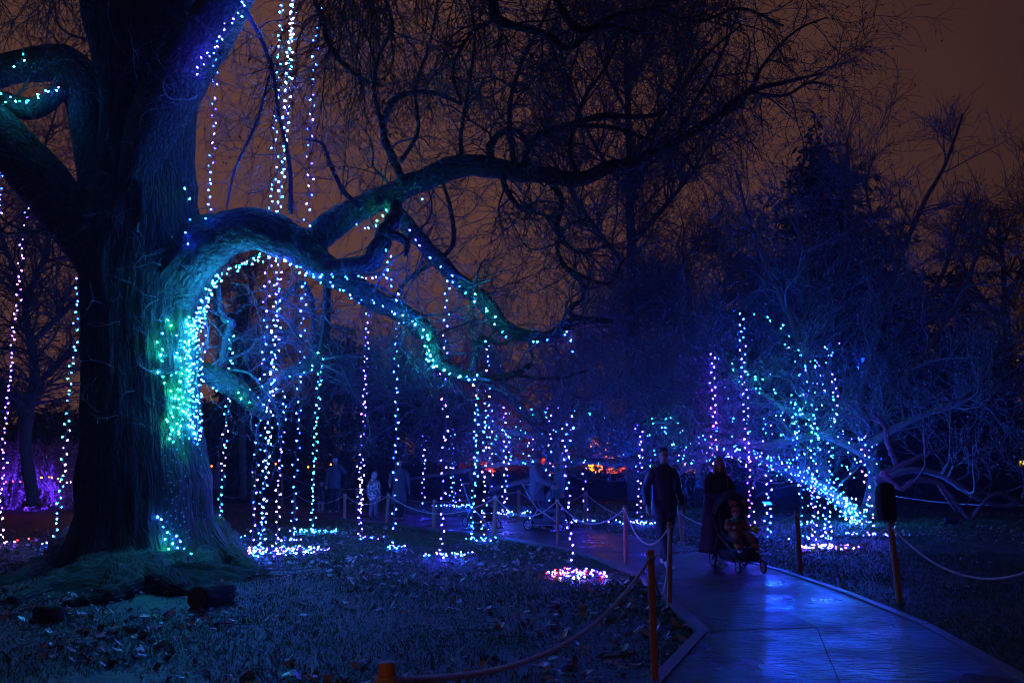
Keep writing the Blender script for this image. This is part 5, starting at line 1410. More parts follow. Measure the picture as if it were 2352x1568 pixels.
rope('f', 'h', .42, 'long rope passing over the short post', n=34)
rope('h', 'i', .25, 'rope in front of the hooded child')
rope('i', 'j', .28, 'rope in front of the small child')
rope('j', 'k', .25, 'rope behind the bunch of strings')
rope('k', 'l', .3, 'rope by the beech trunk')
rope('m', 'n', .2, 'far-side rope behind the capped walker')
rope('n', 'o', .35, 'far-side rope behind the pram groups', n=34)
rope('o', 'p', .3, 'far-side rope behind the bobble hat walker')
rope('p', 'q', .35, 'far-side rope behind the man in the dark jacket')
rope('q', 'r', .3, 'far-side rope behind the pushchair')
rope('r', 's', .35, 'rope crossing the lit lawn to the leaning post')
rope('s', 'u', .52, 'near rope sagging at the right edge', r=.0115, n=40)
rope('t', at(2352, 1160, 21), .1, 'thin far rope across the dark lawn on the right')
# black box hung on the leaning post
c = posts['s'] + np.array((-.02, .02, .12))
bx = empty('covered_box', c - np.array((0, 0, .2)), 0, 'black fabric-covered box on top of the leaning post at the right-hand kerb', 'box')
mb = MB()
rg = []
for z, w, d_, xo in ((-.08, .05, .05, .03), (-.05, .07, .07, .02), (.0, .095, .09, 0), (.12, .105, .09, -.01), (.26, .10, .09, -.01), (.33, .085, .08, 0.0), (.365, .07, .06, .0), (.375, .03, .03, 0)):
    a = np.linspace(0, 2 * math.pi, 20, endpoint=False)
    ca, sa = np.cos(a), np.sin(a)
    rg.append(np.stack([c[0] + xo + w * np.sign(ca) * np.abs(ca) ** .5, c[1] + d_ * np.sign(sa) * np.abs(sa) ** .5, np.full(20, c[2] + z)], 1))
M['black_cloth'] = plain('black_cloth', (0.012, 0.012, 0.015), .8, .3, 12, bump=.4)
mb.loft(rg); mb.build('cover', M['black_cloth'], bx)
mb = MB(); a = np.linspace(0, 2 * math.pi, 20)
mb.tube(np.stack([c[0] + .1 * np.cos(a), c[1] + .09 * np.sin(a), np.full(20, c[2] - .04)], 1), .008, 6, ref=np.array((0, 0, 1.)))
mb.build('drawstring', M['black_cloth'], bx)

# ================================================================== LOGS, LITTER, GRASS
M['log_end'] = plain('cut_log_end', (0.16, 0.08, 0.04), .8, .4, 9)
def log(x, y, r, L, ang, label):
    g = gnd(x, y)
    d = np.array((math.cos(ang), math.sin(ang), 0)); o = g + (0, 0, r * .85)
    t = empty('log', g, 0, label, 'log')
    P = np.array([o + d * L * q for q in np.linspace(0, 1, 9)])
    P[:, 2] += np.array([0, .004, 0, -.004, 0, .003, 0, 0, 0])
    mb = MB(); mb.tube(P, r * np.array([1, 1.02, .98, 1.01, .96, .97, .93, .9, .86]), 20, wob=.16); mb.build('bark_sleeve', M['bark'], t)
    mb = MB(); mb.tube([o - d * .006, o - d * .002], [r * .82, r * .9], 18); mb.build('cut_end', M['log_end'], t)
    return t
log(452, 1398, .135, .55, 1.25, 'cut log with a dark round end lying on the leaves below the roots')
log(130, 1428, .085, .34, 2.6, 'reddish broken log among the leaves at the lower left')
#log(215, 1424, .07, .38, .3, 'smaller dark log beside the reddish one')

# fallen leaves
def litter(n, x0, x1, y0, y1, size, name, mat, label, bias=None):
    x = rng.uniform(x0, x1, n); y = rng.uniform(y0 ** .5, y1 ** .5, n) ** 2
    dens = np.array([mnoise.noise(Vector((a * .55, b * .55, 4.4))) + .6 * mnoise.noise(Vector((a * 1.9, b * 1.9, 1.4))) for a, b in zip(x, y)])
    keep = (~in_path(x, y)) & (rng.uniform(-.3, .5, n) < dens * 1.25)
    if bias is not None: keep &= bias(x, y)
    x, y = x[keep], y[keep]; n = len(x)
    z = np.array([ground_z(a, b) for a, b in zip(x, y)]) + .012
    a = rng.uniform(0, 2 * math.pi, n); s = size * rng.uniform(.5, 1.25, n)
    tilt = rng.normal(size=(n, 2)) * .5
    K = 6
    th = np.linspace(0, 2 * math.pi, K, endpoint=False)[None] + a[:, None]
    rr = s[:, None] * np.array([1.0, .62, .8, .95, .66, .75])[None] * rng.uniform(.75, 1.15, (n, K)) * .5
    X = np.cos(th) * rr; Y = np.sin(th) * rr * .8
    Z = X * tilt[:, :1] + Y * tilt[:, 1:] + rng.uniform(-.12, .3, (n, K)) * rr
    V = np.stack([X + x[:, None], Y + y[:, None], Z + z[:, None] + .006], -1)
    cen = np.stack([x, y, z + .004], 1)[:, None, :]
    V = np.concatenate([V, cen], 1).reshape(-1, 3)
    i = np.arange(n)[:, None] * (K + 1)
    Fc = np.stack([np.concatenate([i + q, i + (q + 1) % K, i + K], 1) for q in range(K)], 1).reshape(-1, 3)
    tag(link(name, fast_mesh(name, V, Fc, mat, False)), label, 'leaves', kind='stuff')
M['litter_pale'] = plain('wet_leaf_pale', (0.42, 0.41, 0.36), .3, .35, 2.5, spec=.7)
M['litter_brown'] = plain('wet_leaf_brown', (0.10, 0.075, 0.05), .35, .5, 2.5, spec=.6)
left = lambda x, y: (x < 2.2 + .1 * y)
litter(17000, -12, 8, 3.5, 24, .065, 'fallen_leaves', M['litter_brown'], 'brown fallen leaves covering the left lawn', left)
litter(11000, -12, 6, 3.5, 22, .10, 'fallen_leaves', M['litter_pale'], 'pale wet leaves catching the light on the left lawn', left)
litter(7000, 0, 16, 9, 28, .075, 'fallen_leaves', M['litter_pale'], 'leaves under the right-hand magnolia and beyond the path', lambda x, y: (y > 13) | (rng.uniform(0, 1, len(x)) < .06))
litter(9000, -10, 16, 18, 34, .09, 'fallen_leaves', M['litter_brown'], 'leaves on the far lawn behind the path')
litter(260, 3.5, 11, 5, 13, .06, 'fallen_leaves', M['litter_pale'], 'few single leaves on the dark right-hand lawn')
# a few leaves stuck to the wet path
n_ = 420
t_ = rng.uniform(0, len(PL) - 2.2, n_); k_ = t_.astype(int); f_ = (t_ - k_)[:, None]; e_ = rng.uniform(.04, .96, n_)[:, None]
e_ = np.where(rng.uniform(0, 1, (n_, 1)) < .6, np.abs(e_ - (e_ > .5)) ** 1.0 * .35 + (e_ > .5) * .65, e_)
Q = (PL[k_] * (1 - f_) + PL[k_ + 1] * f_) * (1 - e_) + (PR[k_] * (1 - f_) + PR[k_ + 1] * f_) * e_
V = []; Fc = []
for q in range(n_):
    a = rng.uniform(0, 6.28); s_ = rng.uniform(.018, .04); i = len(V)
    for j in range(5):
        b = a + j * 2 * math.pi / 5; r = s_ * rng.uniform(.6, 1.2)
        V.append((Q[q, 0] + r * math.cos(b), Q[q, 1] + r * math.sin(b) * .9, PZ + .005 + rng.uniform(0, .008)))
    Fc.append((i, i + 1, i + 2, i + 3, i + 4))
tag(link('path_leaves', fast_mesh('path_leaves', V, Fc, M['litter_brown'], False)), 'wet leaves stuck to the dark path', 'leaves', kind='stuff')
# grass
M['grass'] = plain('grass_blade', (0.022, 0.12, 0.026), .5, .5, 1.5, spec=.4)
def grass(n, x0, x1, y0, y1, h, label):
    x = rng.uniform(x0, x1, n); y = rng.uniform(y0 ** .5, y1 ** .5, n) ** 2
    px_ = x / y * F + W0 / 2
    k = (~in_path(x, y)) & (px_ > -60) & (px_ < W0 + 60)
    tx, ty = (x - np.interp(.2, zz, tcx)), (y - DB)
    k &= (tx ** 2 + ty ** 2) > 1.25 ** 2
    dn = np.array([mnoise.noise(Vector((a * .8, b * .8, 7.7))) for a, b in zip(x[k], y[k])])
    x, y = x[k], y[k]
    k = rng.uniform(-.7, .3, len(x)) < dn; x, y = x[k], y[k]; n = len(x)
    z = np.array([ground_z(a, b) for a, b in zip(x, y)]) - .01
    a = rng.uniform(0, 2 * math.pi, n); hh = h * rng.uniform(.5, 1.3, n); w = .0035 + .0004 * y
    dx, dy = np.cos(a), np.sin(a); lx, ly = rng.normal(size=(2, n)) * .5
    V = np.stack([np.stack([x - dx * w, y - dy * w, z], 1), np.stack([x + dx * w, y + dy * w, z], 1), np.stack([x + lx * hh, y + ly * hh, z + hh], 1)], 1).reshape(-1, 3)
    i = np.arange(n)[:, None] * 3
    tag(link('grass', fast_mesh('grass', V, np.concatenate([i, i + 1, i + 2], 1), M['grass'], False)), label, 'grass', kind='stuff')
grass(210000, -8, 9, 4.5, 18, .045, 'short wet grass of the near lawn')
grass(50000, -6, 16, 17, 32, .07, 'grass of the far lawn')
# fallen twigs
n_ = 260
P = np.stack([rng.uniform(-8, 5, n_), rng.uniform(7, 20, n_), np.full(n_, .03)], 1)
k = ~in_path(P[:, 0], P[:, 1]); P = P[k]; n_ = len(P)
dd = rng.normal(size=(n_, 3)); dd[:, 2] = .02
A, R_ = grow(P, dd, rng.uniform(.15, .7, n_), rng.uniform(.003, .008, n_), 6, .35, 0, .5)
A[:, :, 2] = .02 + np.abs(A[:, :, 2] - .03) * .25 + np.vectorize(ground_z)(A[:, :, 0], A[:, :, 1])
tag(link('fallen_twigs', tubes([(A, R_, 4)], 'fallen_twigs', M['bark_twig'])), 'thin fallen twigs scattered on the left lawn', 'twigs', kind='stuff')
# roots and loose cable in front of the right buttress
n_ = 26
P = np.array([gnd(random.uniform(480, 600), random.uniform(1305, 1335)) + (0, 0, .03) for _ in range(n_)])
dd = np.tile([(1., -.1, 0)], (n_, 1)) + rng.normal(size=(n_, 3)) * .35; dd[:, 2] = .01
A, R_ = grow(P, dd, rng.uniform(.3, .9, n_), np.full(n_, .007), 12, .35, .02, .6); A[:, :, 2] = .03 + np.abs(A[:, :, 2] - .03) * .3
tag(link('surface_roots', tubes([(A, R_, 5)], 'surface_roots', M['bark_pale']), beech.root), kind='stuff')

# ================================================================== PEOPLE
SKIN = plain('skin', (0.52, 0.33, 0.26), .5, .12, 9)
def cloth(name, c, rough=.75, b=.35): return plain(name, c, rough, .25, 5, bump=b, bscale=9)
def skin_body(J, E, parent, mat, head_c, head_R, hs, face=True):
    """One continuous body: joints J{name:(pos, r)}, edges E, grown with a skin modifier, with a shaped head."""
    names = list(J)
    me = bpy.data.meshes.new('body')
    me.from_pydata([tuple(J[n][0]) for n in names], [(names.index(a), names.index(b)) for a, b in E], [])
    o = bpy.data.objects.new('body', me); col.objects.link(o)
    sk = o.modifiers.new('skin', 'SKIN'); sk.use_smooth_shade = True
    for i, n in enumerate(names):
        r = J[n][1]; r = (r, r) if np.isscalar(r) else r
        me.skin_vertices[0].data[i].radius = r
        me.skin_vertices[0].data[i].use_root = (n == 'pelvis')
    ss = o.modifiers.new('sub', 'SUBSURF'); ss.levels = 1; ss.render_levels = 1
    bpy.context.view_layer.update()
    ev = o.evaluated_get(bpy.context.evaluated_depsgraph_get())
    m2 = bpy.data.meshes.new_from_object(ev)
    V = [v.co[:] for v in m2.vertices]; Fc = [list(p.vertices) for p in m2.polygons]
    bpy.data.objects.remove(o); bpy.data.meshes.remove(me); bpy.data.meshes.remove(m2)
    mb = MB(); mb.add(V, Fc)
    # head
    nu, nv = 26, 20
    HV = []
    for i in range(nv + 1):
        ph = math.pi * i / nv
        for j in range(nu):
            th = 2 * math.pi * j / nu
            x = math.sin(ph) * math.sin(th); y = -math.sin(ph) * math.cos(th); z = math.cos(ph)   # y<0 is the face
            X, Y, Z = x * .076, y * .098, z * .118
            if z < 0: X *= 1 - .30 * (-z) ** 1.3; Y *= 1 - .12 * (-z)
            if y < 0:
                Y *= .93
                Y -= .024 * math.exp(-((x / .16) ** 2) - ((z + .16) / .17) ** 2)           # nose
                Y -= .006 * math.exp(-((x / .35) ** 2) - ((z + .47) / .07) ** 2)            # lips
                Y -= .006 * math.exp(-((x / .5) ** 2) - ((z - .22) / .10) ** 2)             # brow
                Y += .012 * math.exp(-(((abs(x) - .38) / .16) ** 2) - ((z - .04) / .12) ** 2)  # sockets
                Y -= .010 * math.exp(-((x / .3) ** 2) - ((z + .80) / .16) ** 2)             # chin
            HV.append((X, Y, Z))
    HF = []
    for i in range(nv):
        for j in range(nu):
            HF.append((i * nu + j, (i + 1) * nu + j, (i + 1) * nu + (j + 1) % nu, i * nu + (j + 1) % nu))
    HV = np.array(HV) * hs @ head_R.T + head_c
    mb.add(HV, HF)
    for s in (-1, 1):
        mb.ball(np.array((s * .076, .008, -.004)) * hs @ head_R.T + head_c, np.array((.010, .020, .032)) * hs, 8, 6, head_R)
    return mb
def hand(mb, wrist, d, palm_n, hs=1.0, curl=.5):
    """palm and five fingers added to the body mesh; d = pointing direction, palm_n = normal of the palm side"""
    d = norm(np.asarray(d, float)); pn = norm(np.asarray(palm_n, float) - d * np.dot(palm_n, d)); s = np.cross(d, pn)
    R = np.stack([s, pn, d], 1)
    mb.ball(wrist + d * .048 * hs, np.array((.040, .017, .052)) * hs, 10, 7, R)
    for k, (o, L) in enumerate(((-.030, .062), (-.010, .074), (.011, .070), (.030, .056))):
        p = wrist + d * .085 * hs + s * o * hs; P = [p]
        dd = d.copy()
        for q in range(3):
            dd = norm(dd + pn * curl * .55); p = p + dd * L * hs * (.42, .33, .25)[q]; P.append(p)
        mb.tube(P, np.array([.0095, .009, .008, .006]) * hs, 6)
    p = wrist + d * .03 * hs - s * .034 * hs; q = p + (-s * .7 + d * .7 + pn * .3) * .035 * hs; q2 = q + (d * .85 - s * .1 + pn * .5) * .032 * hs
    mb.tube([p, q, q2], np.array([.012, .0105, .008]) * hs, 6)
def rotz(a): c, s = math.cos(a), math.sin(a); return np.array(((c, -s, 0), (s, c, 0), (0, 0, 1.)))
def rotx(a): c, s = math.cos(a), math.sin(a); return np.array(((1, 0, 0), (0, c, -s), (0, s, c)))
def ringy(c, rx, ry, n=22, fold=0, ph=0.0, R=None):
    a = np.linspace(0, 2 * math.pi, n, endpoint=False)
    k = 1 + fold * np.sin(a * 7 + ph)
    P = np.stack([rx * k * np.cos(a), ry * k * np.sin(a), np.zeros(n)], 1)
    if R is not None: P = P @ R.T
    return P + np.asarray(c)
def eyes(hc, HR, hs, root):
    for s in (-1, 1):
        mb = MB(); mb.ball(np.array((s * .030, -.083, .004)) * hs @ HR.T + hc, .0105 * hs, 8, 6)
        mb.build('eye', M['eye'], root, world_pts=False)
M['eye'] = plain('eye', (0.05, 0.04, 0.035), .15, .1, 5)
M['lens'] = plain('spectacle_frame', (0.01, 0.01, 0.01), .3, .1, 5)
def person(base, face, H, label, coat=None, coat_len=.42, pants=None, shoes=None, hair=None, hair_style='short', hat=None, hat_style=None, lean=0.0,
           arms=None, stride=.12, head_turn=0.0, head_tilt=0.0, skirt=None, scarf=None, wide=1.0, glasses=False, collar=True, puffy=False, group=None, turn=0.0, hem=None):
    """Local frame: feet at z=0, facing -Y. Joint heights as fractions of a 1.75 m adult, scaled."""
    k = H / 1.75; big = 1.0 if H > 1.4 else (1.18 if H > 1.0 else 1.4)     # children have larger heads
    root = empty('person', base, face, label, 'person', group)
    L = lambda x, y, z: np.array((x, y, z)) * k
    def ln(p):                       # lean the upper body forward about the pelvis
        q = np.array(p, float); dz = q[2] - .95 * k
        if dz > 0: q[1] -= dz * math.sin(lean); q[2] -= dz * (1 - math.cos(lean))
        return q
    neck = ln(L(0, .0, 1.50)); hc = ln(L(0, -.015, 1.635 if big == 1 else 1.60)); hs = k * big
    if big > 1: hc[2] = neck[2] + .115 * hs
    HR = rotz(head_turn) @ rotx(head_tilt)
    J = {'pelvis': (L(0, 0, .95), (.125 * k, .10 * k)), 'belly': (ln(L(0, 0, 1.10)), (.115 * k, .095 * k)), 'chest': (ln(L(0, 0, 1.30)), (.135 * k, .10 * k)),
         'neck0': (ln(L(0, .005, 1.44)), .07 * k), 'neck': (neck, .052 * k), 'skull': (hc - L(0, 0, .02), .05 * hs)}
    E = [('pelvis', 'belly'), ('belly', 'chest'), ('chest', 'neck0'), ('neck0', 'neck'), ('neck', 'skull')]
    st2 = stride
    arms = arms or {}
    hands_ = {}
    for s, nm in ((-1, 'l'), (1, 'r')):
        fy = -st2 if s < 0 else st2
        J['hip' + nm] = (L(s * .09, 0, .90), .085 * k); J['knee' + nm] = (L(s * .095, fy * .45 - .03 * (fy > 0), .50), .058 * k)
        J['ank' + nm] = (L(s * .095, fy, .09), .038 * k); J['toe' + nm] = (L(s * .10, fy - .13, .035), .032 * k)
        E += [('pelvis', 'hip' + nm), ('hip' + nm, 'knee' + nm), ('knee' + nm, 'ank' + nm), ('ank' + nm, 'toe' + nm)]
        sh = ln(L(s * .175, 0, 1.40))
        el, wr = arms.get(nm, (None, None))
        el = ln(L(s * .235, .03, 1.12)) if el is None else L(*el)
        wr = ln(L(s * .25, -.03, .88)) if wr is None else L(*wr)
        J['sh' + nm] = (sh, .058 * k); J['el' + nm] = (el, .042 * k); J['wr' + nm] = (wr, .028 * k)
        E += [('chest', 'sh' + nm), ('sh' + nm, 'el' + nm), ('el' + nm, 'wr' + nm)]
        hands_[nm] = (wr, wr - el, s)
    body = skin_body(J, E, root, SKIN, hc, HR, hs)
    for nm, (wr, d, s) in hands_.items():
        hand(body, wr, d, (-s * .8, -.3, -.3), k * (1.0 if big == 1 else 1.1), .55)
    body.build('body', SKIN, root, world_pts=False)
    eyes(hc, HR, hs, root)
    # trousers / skirt
    if pants:
        for nm in 'lr':
            mb = MB(); h, kn, an = J['hip' + nm][0], J['knee' + nm][0], J['ank' + nm][0]
            P = spline(np.array([np.append(h + L(0, 0, .06), .105 * k), np.append((h + kn) / 2, .095 * k), np.append(kn, .078 * k), np.append((kn + an) / 2, .072 * k), np.append(an + L(0, .01, .02), .068 * k)]), 16)
            mb.tube(P[:, :3], P[:, 3] * wide ** .5 * (1 + .04 * np.sin(np.arange(16) * 2.1)), 14, wob=.12, ref=np.array((0, 1., 0)))
            mb.build('trouser_leg', pants, root, world_pts=False)
    if skirt:
        mb = MB(); rg = []
        for q, z in enumerate(np.linspace(.98, hem or .22, 12)):
            t = q / 11
            rg.append(ringy(L(0, -.01 - .02 * t, z), (.17 + .10 * t) * k * wide, (.13 + .10 * t) * k * wide, 42, .02 + .05 * t, .4 * t))
        mb.loft(rg); mb.build('skirt', skirt, root, world_pts=False)
    for nm in 'lr':
        an, to = J['ank' + nm][0], J['toe' + nm][0]
        mb = MB(); d = norm((to - an) * (1, 1, 0)); s_ = np.array((d[1], -d[0], 0)); rg = []
        for t, w, h in ((-.075, .022, .05), (-.06, .036, .095), (-.02, .040, .105), (.05, .042, .075), (.11, .046, .055), (.165, .040, .045), (.195, .018, .03)):
            c0 = np.array((an[0], an[1], 0)) + d * t * k; a = np.linspace(0, 2 * math.pi, 12, endpoint=False)
            rg.append(np.array([c0 + s_ * w * k * math.cos(q) + np.array((0, 0, (h / 2 + h / 2 * math.sin(q)) * k + .002)) for q in a]))
        mb.loft(rg); mb.build('shoe', shoes or M['sh_dark'], root, world_pts=False)
    # coat: one torso tube with shoulders, then sleeves and hood
    if coat:
        zt = np.array([1.515, 1.49, 1.455, 1.41, 1.34, 1.24, 1.12, 1.0, .9, .95 - coat_len + .04, .95 - coat_len])
        rx = np.array([.07, .095, .155, .19, .19, .18, .175, .185, .20, .21, .205]) * wide
        ry = np.array([.075, .085, .10, .125, .14, .14, .135, .14, .15, .155, .15]) * wide ** .7
        zt = np.sort(np.unique(np.concatenate([zt[:8], np.linspace(.93, .95 - coat_len, 5)])))[::-1]
        zsrc = np.array([1.515, 1.49, 1.455, 1.41, 1.34, 1.24, 1.12, 1.0, .9, .5, .2])[::-1]
        rx = np.interp(zt, zsrc, rx[::-1]); ry = np.interp(zt, zsrc, ry[::-1])
        rg = []
        for q, z in enumerate(zt):
            c0 = ln(L(0, .005, z)); puff = (.03 * math.sin(z * 58) if puffy else 0)
            rr = ringy(c0, rx[q] * k * (1 + puff), ry[q] * k * (1 + puff), 30, .012, z * 9)
            for v in rr:
                v += np.array((1, 1, .2)) * .012 * k * mnoise.noise(Vector((v[0] * 9, v[1] * 9, v[2] * 5 + base[0])))
            rg.append(rr)
        mb = MB(); mb.loft(rg); mb.build('coat', coat, root, world_pts=False)
        for nm, (wr, d, s) in hands_.items():
            sh, el = J['sh' + nm][0], J['el' + nm][0]
            a0 = np.append(sh + L(-s * .05, 0, .015), .075 * k); a1 = np.append(sh + (el - sh) * .25, .078 * k)
            P = spline(np.array([a0, a1, np.append(el, .062 * k), np.append((el + wr) / 2, .056 * k), np.append(wr + norm(d) * .005, .047 * k)]), 20)
            rr = P[:, 3] * (1 + (.10 * np.abs(np.sin(np.arange(20) * 1.2)) if puffy else .05 * np.sin(np.arange(20) * 2.3))) * wide ** .4
            mb = MB(); mb.tube(P[:, :3], rr, 14, wob=.12); mb.build('sleeve', coat, root, world_pts=False)
        if collar:
            mb = MB(); a = np.linspace(0, 2 * math.pi, 22)
            c0 = ln(L(0, .02, 1.49))
            mb.tube(np.stack([c0[0] + .088 * k * np.cos(a), c0[1] + .082 * k * np.sin(a), c0[2] + .018 * k * np.sin(a)], 1), .032 * k, 8, ref=np.array((0, 0, 1.)))
            c1 = ln(L(0, .11, 1.45)); mb.ball(c1, np.array((.12, .06, .09)) * k, 12, 8)
            mb.build('hood', coat, root, world_pts=False)
        # front zip placket
        mb = MB(); P = []
        for z in np.linspace(1.46, .95 - coat_len + .03, 12):
            c0 = ln(L(0, .005, z)); P.append(c0 + np.array((0, -np.interp(z, zt[::-1], ry[::-1]) * k * 1.02, 0)))
        mb.tube(P, .009 * k, 6); mb.build('placket', coat, root, world_pts=False)
    if scarf:
        mb = MB(); a = np.linspace(0, 2 * math.pi, 22); c0 = ln(L(0, -.005, 1.50))
        mb.tube(np.stack([c0[0] + .085 * k * np.cos(a), c0[1] + .085 * k * np.sin(a), c0[2] + .01 * np.sin(a * 3)], 1), .042 * k, 9, ref=np.array((0, 0, 1.)))
        mb.build('scarf', scarf, root, world_pts=False)
    # hair and hats: shells over the skull
    def shell(zcut, g, front, mat, name, drop=0.0, noise_=.0, top=1.0):
        nu, nv = 30, 14; V = []
        for i in range(nv + 1):
            for j in range(nu):
                th = 2 * math.pi * j / nu
                f = (1 + math.cos(th)) / 2                      # 1 at the face
                lim = math.acos(np.clip(zcut * (1 - f) + front * f, -1, 1))
                ph = lim * i / nv
                x = math.sin(ph) * math.sin(th); y = -math.sin(ph) * math.cos(th); z = math.cos(ph)
                w = 1 + g + noise_ * mnoise.noise(Vector((x * 7, y * 7, z * 5 + base[0])))
                if i == nv: w -= g * .7
                V.append((x * .077 * w, y * .098 * w, z * .118 * w * top))
        Fc = [(i * nu + j, (i + 1) * nu + j, (i + 1) * nu + (j + 1) % nu, i * nu + (j + 1) % nu) for i in range(nv) for j in range(nu)]
        mb = MB(); mb.add(np.array(V) * hs @ HR.T + hc, Fc); return mb
    if hair:
        mb = shell(-.55 if hair_style != 'long' else -.7, .07 if hair_style != 'short' else .055, .55 if hair_style != 'short' else .68, hair, 'hair', noise_=.06, top=1.03)
        if hair_style == 'short':   # fuller on top
            for q in range(26):
                a = random.uniform(0, 6.28); r = random.uniform(0, .05)
                mb.ball((np.array((r * math.cos(a), r * math.sin(a) - .01, .112 + .006 * random.random())) * hs) @ HR.T + hc, np.array((.022, .03, .014)) * hs, 6, 5)
        if hair_style == 'long':
            for q in range(16):
                th = -1.9 + 3.8 * q / 15
                x, y = .078 * math.sin(th), .085 * math.cos(th)
                P = [np.array((x * .7, y * .8, .05)), np.array((x * 1.1, y, -.03)), np.array((x * 1.25, y * 1.0, -.13)), np.array((x * 1.5, y * .7 - .03, -.24)), np.array((x * 1.4, y * .4 - .06, -.36))]
                mb.tube(spline(np.array(P) * hs @ HR.T + hc, 12), np.interp(np.linspace(0, 1, 12), (0, .6, 1), (.018, .017, .006)) * hs, 6)
        mb.build('hair', hair, root, world_pts=False)
    if hat:
        if hat_style == 'hood':
            mb = shell(-.95, .18, .15, hat, 'hat', top=1.05)
        elif hat_style == 'cap':
            mb = shell(.10, .10, .25, hat, 'hat', top=.98)
            V = []
            for t in (0, 1):
                for j in range(9):
                    a = -1.0 + 2.0 * j / 8
                    V.append((.075 * math.sin(a) * (1 + .1 * t), -.085 * math.cos(a) - .065 * t * math.cos(a), .045 - .018 * t))
            V = np.array(V) * hs @ HR.T + hc; up = np.array((0, 0, .006 * hs))
            V2 = np.vstack([V, V + up]); fs_ = []
            for j in range(8): fs_ += [(j, 9 + j, 10 + j, j + 1), (18 + j, 19 + j, 28 + j, 27 + j), (9 + j, 27 + j, 28 + j, 10 + j)]
            mb.add(V2, fs_)
        else:
            mb = shell(-.15, .13, .22, hat, 'hat', top=1.12)
            a = np.linspace(0, 2 * math.pi, 26)
            P = np.stack([.086 * np.sin(a), -.106 * np.cos(a), .002 + .022 * (1 + np.cos(a)) / 2], 1) * hs @ HR.T + hc
            mb.tube(P, .014 * hs, 7, ref=np.array((0, 0, 1.)))
            if hat_style == 'bobble': mb.ball(np.array((0, 0, .165)) * hs @ HR.T + hc, .036 * hs, 9, 7)
        mb.build('hat', hat, root, world_pts=False)
    if glasses:
        mb = MB()
        for s in (-1, 1):
            a = np.linspace(0, 2 * math.pi, 15)
            P = np.stack([s * .033 + .025 * np.cos(a), np.full(15, -.106), .003 + .019 * np.sin(a)], 1) * hs @ HR.T + hc
            mb.tube(P, .0018 * hs, 5, ref=np.array((0, 1., 0)))
            mb.tube(np.array([(s * .058, -.104, .008), (s * .078, -.03, .008), (s * .080, .01, .0)]) * hs @ HR.T + hc, .003 * hs, 5)
        mb.tube(np.array([(-.010, -.108, .006), (.010, -.108, .006)]) * hs @ HR.T + hc, .003 * hs, 5)
        mb.build('glasses', M['lens'], root, world_pts=False)
    return root, J, hc
M['sh_dark'] = plain('dark_shoe', (0.02, 0.02, 0.025), .5)
M['sh_white'] = plain('white_shoe', (0.62, 0.62, 0.64), .5, .1)
C = dict(navy=cloth('navy_jacket', (0.04, 0.05, 0.085), .42), black=cloth('black_coat', (0.02, 0.02, 0.028), .7), jean=cloth('dark_trousers', (0.02, 0.022, 0.035)),
         maroon=cloth('maroon_skirt', (0.045, 0.012, 0.03)), olive=cloth('dark_parka', (0.17, 0.20, 0.26)), pale=cloth('pale_coat', (0.10, 0.11, 0.13)),
         teal=cloth('teal_padded_jacket', (0.14, 0.32, 0.38)), lilac=cloth('pale_knit', (0.55, 0.45, 0.55), .9, .8), greybeanie=cloth('grey_beanie', (0.10, 0.10, 0.12), .9, .8),
         slate=cloth('slate_puffer', (0.09, 0.10, 0.14)), mint=cloth('mint_hood', (0.30, 0.45, 0.42)), cream=cloth('cream_trousers', (0.40, 0.34, 0.28)))
HAIR_D = plain('dark_hair', (0.03, 0.02, 0.015), .45, .3, 20); HAIR_B = plain('blond_hair', (0.32, 0.2, 0.09), .4, .3, 20)
def camo():
    m, n, l, b = nodes_of('camouflage_jacket')
    tc = n.new('ShaderNodeTexCoord'); v = n.new('ShaderNodeTexNoise'); v.inputs['Scale'].default_value = 17; v.inputs['Detail'].default_value = 1.5
    l.new(tc.outputs['Object'], v.inputs['Vector']); r = n.new('ShaderNodeValToRGB'); r.color_ramp.interpolation = 'CONSTANT'
    e = r.color_ramp.elements; e[0].color = (.05, .08, .12, 1); e[1].position = .47; e[1].color = (.16, .24, .22, 1)
    x = e.new(.56); x.color = (.45, .5, .45, 1)
    l.new(v.outputs['Fac'], r.inputs[0]); l.new(r.outputs[0], b.inputs['Base Color']); b.inputs['Roughness'].default_value = .7
    return m
C['camo'] = camo()
def gp(x, y): return tuple(gnd(x, y, PZ))
# the family walking toward the camera
person(gp(1530, 1300), 0.32, 1.80, 'man in a dark jacket and glasses walking toward us on the path', coat=C['navy'], coat_len=.23, pants=C['jean'], shoes=M['sh_white'], hair=HAIR_D, glasses=True, stride=.24, wide=1.05, head_turn=-.25,
       arms={'l': ((-.285, .05, 1.14), (-.33, -.06, .90)), 'r': ((.275, .06, 1.14), (.30, -.02, .90))})
WB_ = gnd(1650, 1298, PZ)
person(tuple(WB_), .35, 1.66, 'woman with long fair hair in a dark coat and maroon skirt pushing the pushchair', coat=C['black'], coat_len=.62, pants=None, skirt=C['maroon'], shoes=M['sh_white'], hair=HAIR_B, hair_style='long', stride=.10, wide=1.22, lean=.16, head_turn=-.25,
       arms={'l': ((-.22, -.12, 1.18), (-.06, -.42, 1.06)), 'r': ((.25, -.12, 1.18), (.20, -.44, 1.06))})

